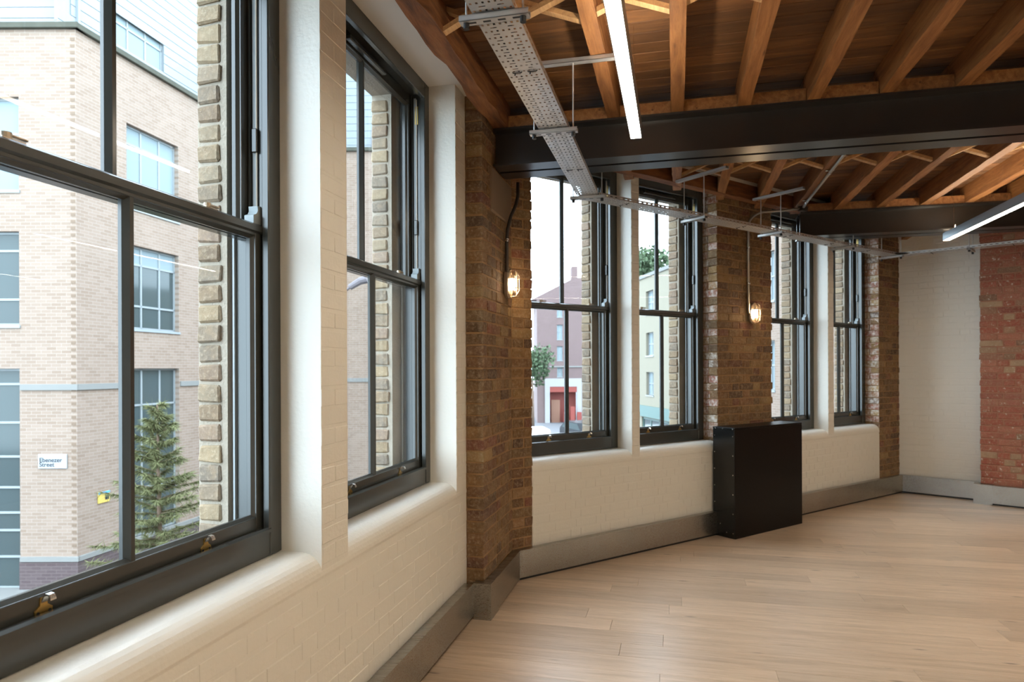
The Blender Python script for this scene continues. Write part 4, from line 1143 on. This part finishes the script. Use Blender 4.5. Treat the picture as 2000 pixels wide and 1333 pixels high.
part('shop_surround', MB().box(shop[0], shop[1], -.15, .2, shop[3] - .75, shop[3]).box(shop[0], shop[0] + .45, -.15, .2, GR, shop[3] - .75).box(shop[1] - .45, shop[1], -.15, .2, GR, shop[3] - .75), M['shopwhite'], rb)
part('shop_interior', MB().box(shop[0] + .45, shop[1] - .45, .9, 1.0, GR, shop[3] - .75), M['shopred'], rb)
part('fascia', MB().box(shop[0] + .45, shop[1] - .45, -.12, 0, shop[3] - 1.25, shop[3] - .75), M['shopred'], rb)
part('shop_door', MB().box(shop[0] + .6, shop[0] + 1.4, .3, .36, GR, GR + 2.1), m_plain('brown_door', lin((120, 84, 66)), .6), rb)
mb = MB()
for q in (1.7, 2.3, 2.9): mb.box(shop[0] + q, shop[0] + q + .4, -.6, -.2, GR, GR + 1.0 + (q == 2.3)*.5)
part('shop_crates', mb, M['shopred'], rb)
leafy(at(1040, 0, 58)[0], 58, 6.6, 1.8, 'small green tree beside the red brown block at the end of the street', 1500)
# pale building further behind
fb_ = root('pale_block', Matrix.Translation((-3, 100, 0)), (0, 0, 0), label='distant pale block left of the red brown block', cat='building')
facade(fb_, F0, 0, 5.5, 0, GR, 6.5, [(1, 2, 2, 3.2), (3, 4, 2, 3.2)], M['fac_red']); gwin(fb_, F0, 1, 2, 2, 3.2, 0, (.5,), (.5,)); gwin(fb_, F0, 3, 4, 2, 3.2, 0, (.5,), (.5,))

# cream building on the right side of the street
dk = Vector((.15, -.989, 0)).normalized()
cp = Vector((5.45, 36.0, 0))
FE = Matrix.Translation(cp) @ Matrix.Rotation(math.atan2(dk.y, dk.x), 4, 'Z')     # local x comes towards us; local +y = to the right side (away from the street)
cb = root('cream_building', FE, (0, 0, 0), label='cream rendered building with a green shopfront on the right of the street', cat='building')
cw = []
for x in (4.9, 8.6, 12.0):
    for z0_ in (4.05, 2.15, .35): cw.append((x, x + .95, z0_, z0_ + 1.05))
shp = [(4.3, 9.6, GR + .3, GR + 2.7)]
facade(cb, FE, 0, 13.2, 0, GR, 5.75, cw + shp, M['render'])
for (a_, b_2, c_, d_) in cw: gwin(cb, FE, a_, b_2, c_, d_, 0, (.5,), (.5,), pane='blind')
gwin(cb, FE, 4.3, 9.6, GR + .3, GR + 2.7, 0, (.2, .4, .6, .8), (.75,), fr='shopgreen', bar=.09, rec=.05)
part('fascia', MB().box(4.1, 9.8, -.12, 0, GR + 2.75, GR + 3.25), M['shopgreen'], cb)
part('parapet', MB().box(-.1, 13.2, -.06, .4, 5.75, 5.9), M['stone'], cb)
part('downpipe', MB().tube([(3.4, -.06, GR), (3.4, -.06, 5.7)], .05, 8), M['stone'], cb)
part('end_wall', MB().box(0, .3, .3, 8, GR, 5.75), M['render'], cb)
yb = root('stock_brick_building', FE, (0, 0, 0), label='yellow brick building seen through the third and fourth street windows', cat='building')
yw = [(x, x + .8, z0_, z0_ + 1.5) for x in (15.2, 17.4, 19.6, 21.8) for z0_ in (3.6, .9, -1.9)]
facade(yb, FE, 13.25, 25, 0, GR, 7.5, yw, M['fac'])
for (a_, b_2, c_, d_) in yw: gwin(yb, FE, a_, b_2, c_, d_, 0, (.5,), (.5,), pane='blind')
part('coping', MB().box(13.25, 25, -.08, .4, 7.5, 7.62), M['stone'], yb)
leafy(at(1268, 0, 44)[0], 44, 12.6, 2.4, 'tall tree rising behind the cream building', 2600)

# cars
def car(F, x, y, rz, mat, lab, L_=4.3, W_=1.75, H_=1.45):
    c = bpy.data.objects.new('car', None); COL.objects.link(c); c['_org'] = [0, 0, 0]
    c.matrix_world = Matrix.Translation((x, y, GR)) @ Matrix.Rotation(rz, 4, 'Z'); tag(c, lab, 'car')
    prof = [(-L_/2, .28), (L_/2, .28), (L_/2, .62), (L_/2 - .12, .78), (L_/2 - .95, .92), (L_*.16, H_ - .04), (-L_*.28, H_), (-L_/2 + .12, .98), (-L_/2, .85)]
    part('body', MB().exty(prof, -W_/2, W_/2), mat, c)
    gl = [(L_/2 - 1.10, .96), (L_*.15, H_ - .10), (-L_*.26, H_ - .07), (-L_/2 + .32, 1.0)]
    part('side_window', MB().exty(gl, -W_/2 - .006, -W_/2 + .01), M['pane_out'], c); part('side_window', MB().exty(gl, W_/2 - .01, W_/2 + .006), M['pane_out'], c)
    for sx in (-1, 1):
        for sy in (-1, 1):
            part('wheel', MB().tube([(sx*L_*.31, sy*W_/2 - sy*.18, .31), (sx*L_*.31, sy*W_/2 + sy*.02, .31)], .31, 16), M['rubber'], c)
    part('headlamp', MB().box(L_/2 - .02, L_/2 + .01, -W_/2 + .1, -W_/2 + .45, .62, .74).box(L_/2 - .02, L_/2 + .01, W_/2 - .45, W_/2 - .1, .62, .74), M['wframe'], c)
p_ = at(1127, 0, 44); car(F0, p_[0] + .6, 45, R(-70), M['carpaint'], 'black car parked outside the first street window view')
p_ = at(1040, 0, 40); car(F0, p_[0], 40, R(-80), M['vanpaint'], 'white car at the lower left of the first street window view')
# street lamp between the buildings
sl_ = root('street_lamp', F0, (-3.05, 11.6, GR), label='grey street lamp with a curved arm outside the second window', cat='street lamp')
part('pole', MB().tube([(-3.15, 11.6, GR), (-3.15, 11.6, 2.3)], .05, 8), M['slate'], sl_)
part('arm', MB().tube([(-3.15, 11.6, 2.3), (-3.12, 11.6, 2.6), (-2.95, 11.6, 2.85), (-2.75, 11.6, 3.0)], .022, 8), M['slate'], sl_)
part('lamp_head', MB().tube([(-2.78, 11.6, 2.98), (-2.70, 11.6, 3.03), (-2.6, 11.6, 3.09), (-2.48, 11.6, 3.12)], .05, 10, .07), M['slate'], sl_)
print('planks', npl, 'bricks', NB)
for o in bpy.data.objects:
    if '_org' in o: del o['_org']
